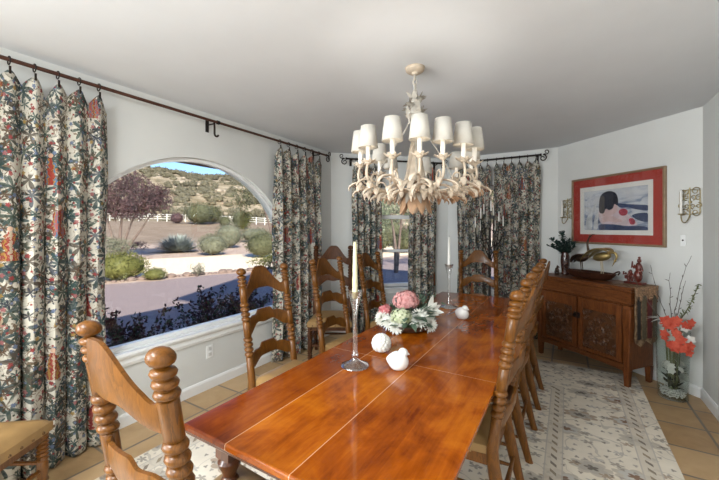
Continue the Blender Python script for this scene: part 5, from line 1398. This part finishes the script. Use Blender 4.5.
for i in range(2600):
    x, y = rng.uniform(-4.35, -3.35), rng.uniform(0.2, 5.5); b.leaf((x, y, -0.25), rnd_dir(rng)+Vector((0, 0, 1.2)), rng.uniform(.05, .14), 0.03, rnd_dir(rng), 0, 1)
tag(b.build('groundcover', L_['dkgreen']), 'low dark green groundcover in the shaded bed below the arched window', 'groundcover', None, 'stuff')

shrub(121, 11.6, 1.7, 0.92, 'lime', 'bright yellow-green round bush at the left edge of the arched window view', 11, 1500, 0.10)
shrub(116, 15.5, 2.6, 1.5, 'sage', 'grey sage bush behind the bright yellow-green bush', 12, 1200, 0.13, 'loose')
shrub(155, 11.6, 0.75, 0.42, 'lime', 'small low yellow-green bush beside the sandy path', 13, 700, 0.06)
shrub(197, 12.4, 0.62, 0.50, 'sage', 'small grey bush at the edge of the gravel drive', 14, 500, 0.06, 'loose')
shrub(178, 22.5, 3.4, 1.75, 'agave', 'spiky blue-grey desert plant beyond the path', 15, 900, 0.10, 'spiky')
shrub(213, 20.5, 1.8, 1.30, 'sage', 'clipped round grey-green bush beyond the path, right of the spiky plant', 16, 2200, 0.10)
shrub(229, 26.5, 2.2, 2.0, 'sage', 'tall grey-green bush half hidden by the clipped round bush', 17, 1500, 0.13)
shrub(262, 19.5, 2.0, 1.5, 'olive', 'dense olive green bush at the right of the arched window view', 18, 2200, 0.10)
shrub(267, 14.2, 1.5, 0.8, 'lime', 'low olive-yellow bush beside the curtain at the right of the window', 19, 900, 0.09, 'loose')
shrub(200, 56, 5.0, 3.6, 'olive', 'large round olive tree before the white fence', 20, 1600, 0.30)
shrub(213, 60, 2.8, 3.0, 'olive', 'rounded green bush right of the large olive tree by the fence', 27, 1200, 0.30)
shrub(246, 41, 2.2, 3.6, 'lime', 'yellow-green upright young tree in front of the fence', 21, 1000, 0.2, 'loose')
shrub(177, 55, 2.2, 1.8, 'purple', 'small dark bush at the fence left of the olive tree', 22, 700, 0.2)
shrub(225, 54, 2.0, 1.8, 'olive', 'small dark green bush at the fence right of the olive tree', 23, 700, 0.2)
shrub(241, 52, 3.0, 3.0, 'olive', 'dark green bush behind the yellow-green young tree', 24, 800, 0.25)
shrub(135, 24, 1.7, 0.6, 'maroon', 'low dark twiggy plant on the ground under the plum tree', 25, 600, 0.12, 'loose')
shrub(256, 34, 3.2, 1.5, 'sage', 'low grey bush in the field behind the olive green bush', 26, 900, 0.16)
def tree(px, d, h, blobs_, kind, label, seed, n, size, trunks, r0=0.12):
    p = at_depth(px, d); p.z = ground_z(p.x, p.y)-0.02; rng = random.Random(seed); t = thing('tree', label, 'tree', p, TH); b = MB()
    for (x, y, z, rx, rz) in blobs_: leafball(b, (x, y, z), (rx, rx, rz), n, size, rng, 0.25)
    b.build('crown', L_[kind], t); s = MB()
    for (x1, z1, x2, z2) in trunks:
        s.tube(bez((0, 0, 0), (x1*0.4, 0, z1*0.5), (x1, 0.05, z1), (x2, 0.1, z2), 10), [r0*(1-0.75*k/10) for k in range(11)], 8)
    s.build('trunk', bark, t)
tree(118, 17.5, 4, [(-.5, 0, 3.05, 1.3, .95), (.6, 0, 3.5, 1.3, 1.0), (1.5, .2, 2.95, 1.05, .85), (.2, .5, 3.9, 1.1, .75), (-1.2, .3, 3.3, 1.0, .8), (1.1, -.3, 2.6, 1.0, .6), (1.95, 0, 3.2, .8, .7), (0.0, 0, 2.6, 1.0, .6)], 'purple', 'plum-leaved tree at the left of the arched window view', 41, 950, 0.17, [(-.3, 1.2, -.8, 2.6), (.3, 1.0, .9, 2.6), (.1, 1.4, .2, 3.1), (.8, 1.0, 1.6, 2.3)])
tree(272, 38, 6, [(0, 0, 5.0, 2.6, 1.9), (-2.2, 0, 5.4, 2.1, 1.6), (-1.0, .5, 6.5, 2.0, 1.4), (1.5, 0, 6.4, 2.2, 1.8), (-3.2, 0, 4.4, 1.4, 1.2)], 'olive', 'loose olive green tree at the right end of the fence, partly behind the curtain', 42, 520, 0.30, [(.2, 2.5, -.4, 5.0), (-.4, 2.5, -1.6, 5.0)], 0.15)
tree(396, 13.5, 5, [(-.2, 0, 2.9, 1.1, 1.1), (.7, .2, 3.5, 1.1, 1.2), (-.9, 0, 3.6, 1.0, 1.1), (.2, .4, 4.4, 1.3, 1.0), (.9, 0, 2.5, .6, .7), (-.6, .1, 2.3, .6, .7)], 'willow', 'feathery silver-green tree seen through the narrow sash window', 43, 850, 0.13, [(.15, 1.2, .3, 3.2), (.0, 1.5, -.4, 3.3)], 0.09)
tree(487, 13, 5, [(0, 0, 3.0, 1.3, 1.3), (.9, 0, 3.6, 1.0, 1.2), (-.8, 0, 3.4, 1.0, 1.1)], 'olive', 'green tree outside the back window, glimpsed between the curtains', 44, 700, 0.15, [(.1, 1.2, .2, 3.0)], 0.09)
for k, (px, d, w, h) in enumerate(((374, 23, 2.4, 1.9), (388, 30, 3.0, 2.6), (404, 23.5, 2.0, 1.6), (421, 30, 3.2, 2.6))):
    shrub(px, d, w, h, 'olive', ['green bush at the left behind the feathery tree, sash window view', 'tall green bush straight behind the feathery tree', 'lower green bush behind the feathery tree, right of its trunk', 'green bush at the right edge of the sash window view'][k], 60+k, 900, 0.2)
# white rail fence
fa, fb = at_depth(70, 58), at_depth(290, 64); fn_ = thing('rail_fence', 'white rail fence crossing the field below the scrubby hill', 'fence', (fa.x, fa.y, ground_z(fa.x, fa.y))); n = 24
wf_ = plain('fence_white', (0.45, 0.43, 0.385), 0.7); prev = None
for i in range(n+1):
    q = fa.lerp(fb, i/n); q.z = ground_z(q.x, q.y); r = q-Vector((fa.x, fa.y, ground_z(fa.x, fa.y))); b = MB(); b.box((r.x, r.y, r.z+0.65), (0.16, 0.16, 1.36), math.atan2((fb-fa).y, (fb-fa).x)); b.build('post', wf_, fn_, smooth=False)
    if prev is not None:
        for hz in (0.45, 0.85, 1.2):
            b = MB(); b.tube([prev+Vector((0, 0, hz)), r+Vector((0, 0, hz))], 0.075, 4); b.build('rail', wf_, fn_, smooth=False)
    prev = r
# curb stones along the drive
rng = random.Random(77); stm = plain('brown_stone', (0.15, 0.105, 0.085), 0.9, 0, 0.35, 6)
for i in range(34):
    s = i*0.27+rng.uniform(-.06, .06); x, y = -12.75+0.30*s+0.954*0.0, 3.6+0.954*s; x -= (13.55-uof(x, y))*0.954*1.0; y += 0; z = ground_z(x, y)
    r = rng.uniform(.07, .15); b = MB(); k1, k2 = rng.uniform(0, 6), rng.uniform(0, 6)
    b.ball((0, 0, r*0.45), (r*1.25, r, r*0.75), 10, 7, rot=Euler((0, 0, rng.uniform(0, 3))), fn=lambda q, th, ph: q*(1+0.18*math.sin(3*ph+k1)*math.sin(2*th+k2)))
    o = b.build('stone', stm); o.location = (x, y, z-0.03); tag(o, 'brown edging stone in the row between gravel drive and sandy path', 'stone', 'edging stones along the drive')
# scrub and rocks on the hill
def hillside(name, mat, n, smin, smax, seed, label, cat, boulder=False):
    rng = random.Random(seed); b = MB()
    for i in range(n):
        px = rng.uniform(90, 300) if rng.random() < 0.85 else rng.uniform(340, 520); d = 70+170*rng.random()**0.8; p = at_depth(px, d)
        if uof(p.x, p.y) < 66 and px < 300: continue
        p.z = ground_z(p.x, p.y); r = rng.uniform(smin, smax)
        if boulder: b.ball(p+Vector((0, 0, r*.2)), (r*1.3, r, r*.7), 7, 5, rot=Euler((0, 0, rng.uniform(0, 3))))
        else:
            for k in range(34):
                q = rnd_dir(rng); q.z = abs(q.z)
                b.leaf(p+q*r*rng.uniform(.5, 1), rnd_dir(rng)+q, r*.5, r*.42, rnd_dir(rng), 0, 1)
            b.ball(p+Vector((0, 0, r*.25)), (r*.8, r*.8, r*.6), 7, 5)
    tag(b.build(name, mat), label, cat, None, 'stuff')
hillside('hill_scrub', leafmat('chaparral', (0.060, 0.054, 0.034), (0.135, 0.118, 0.074), 0.9, 0.1, 0.05), 850, 0.9, 2.3, 5, 'olive green scrub covering the hill beyond the fence', 'scrub')
hillside('hill_rocks', plain('pale_granite', (0.27, 0.22, 0.16), 0.9, 0, 0.2, 0.4), 260, 0.5, 1.5, 6, 'pale boulders scattered over the scrubby hill', 'rocks', True)
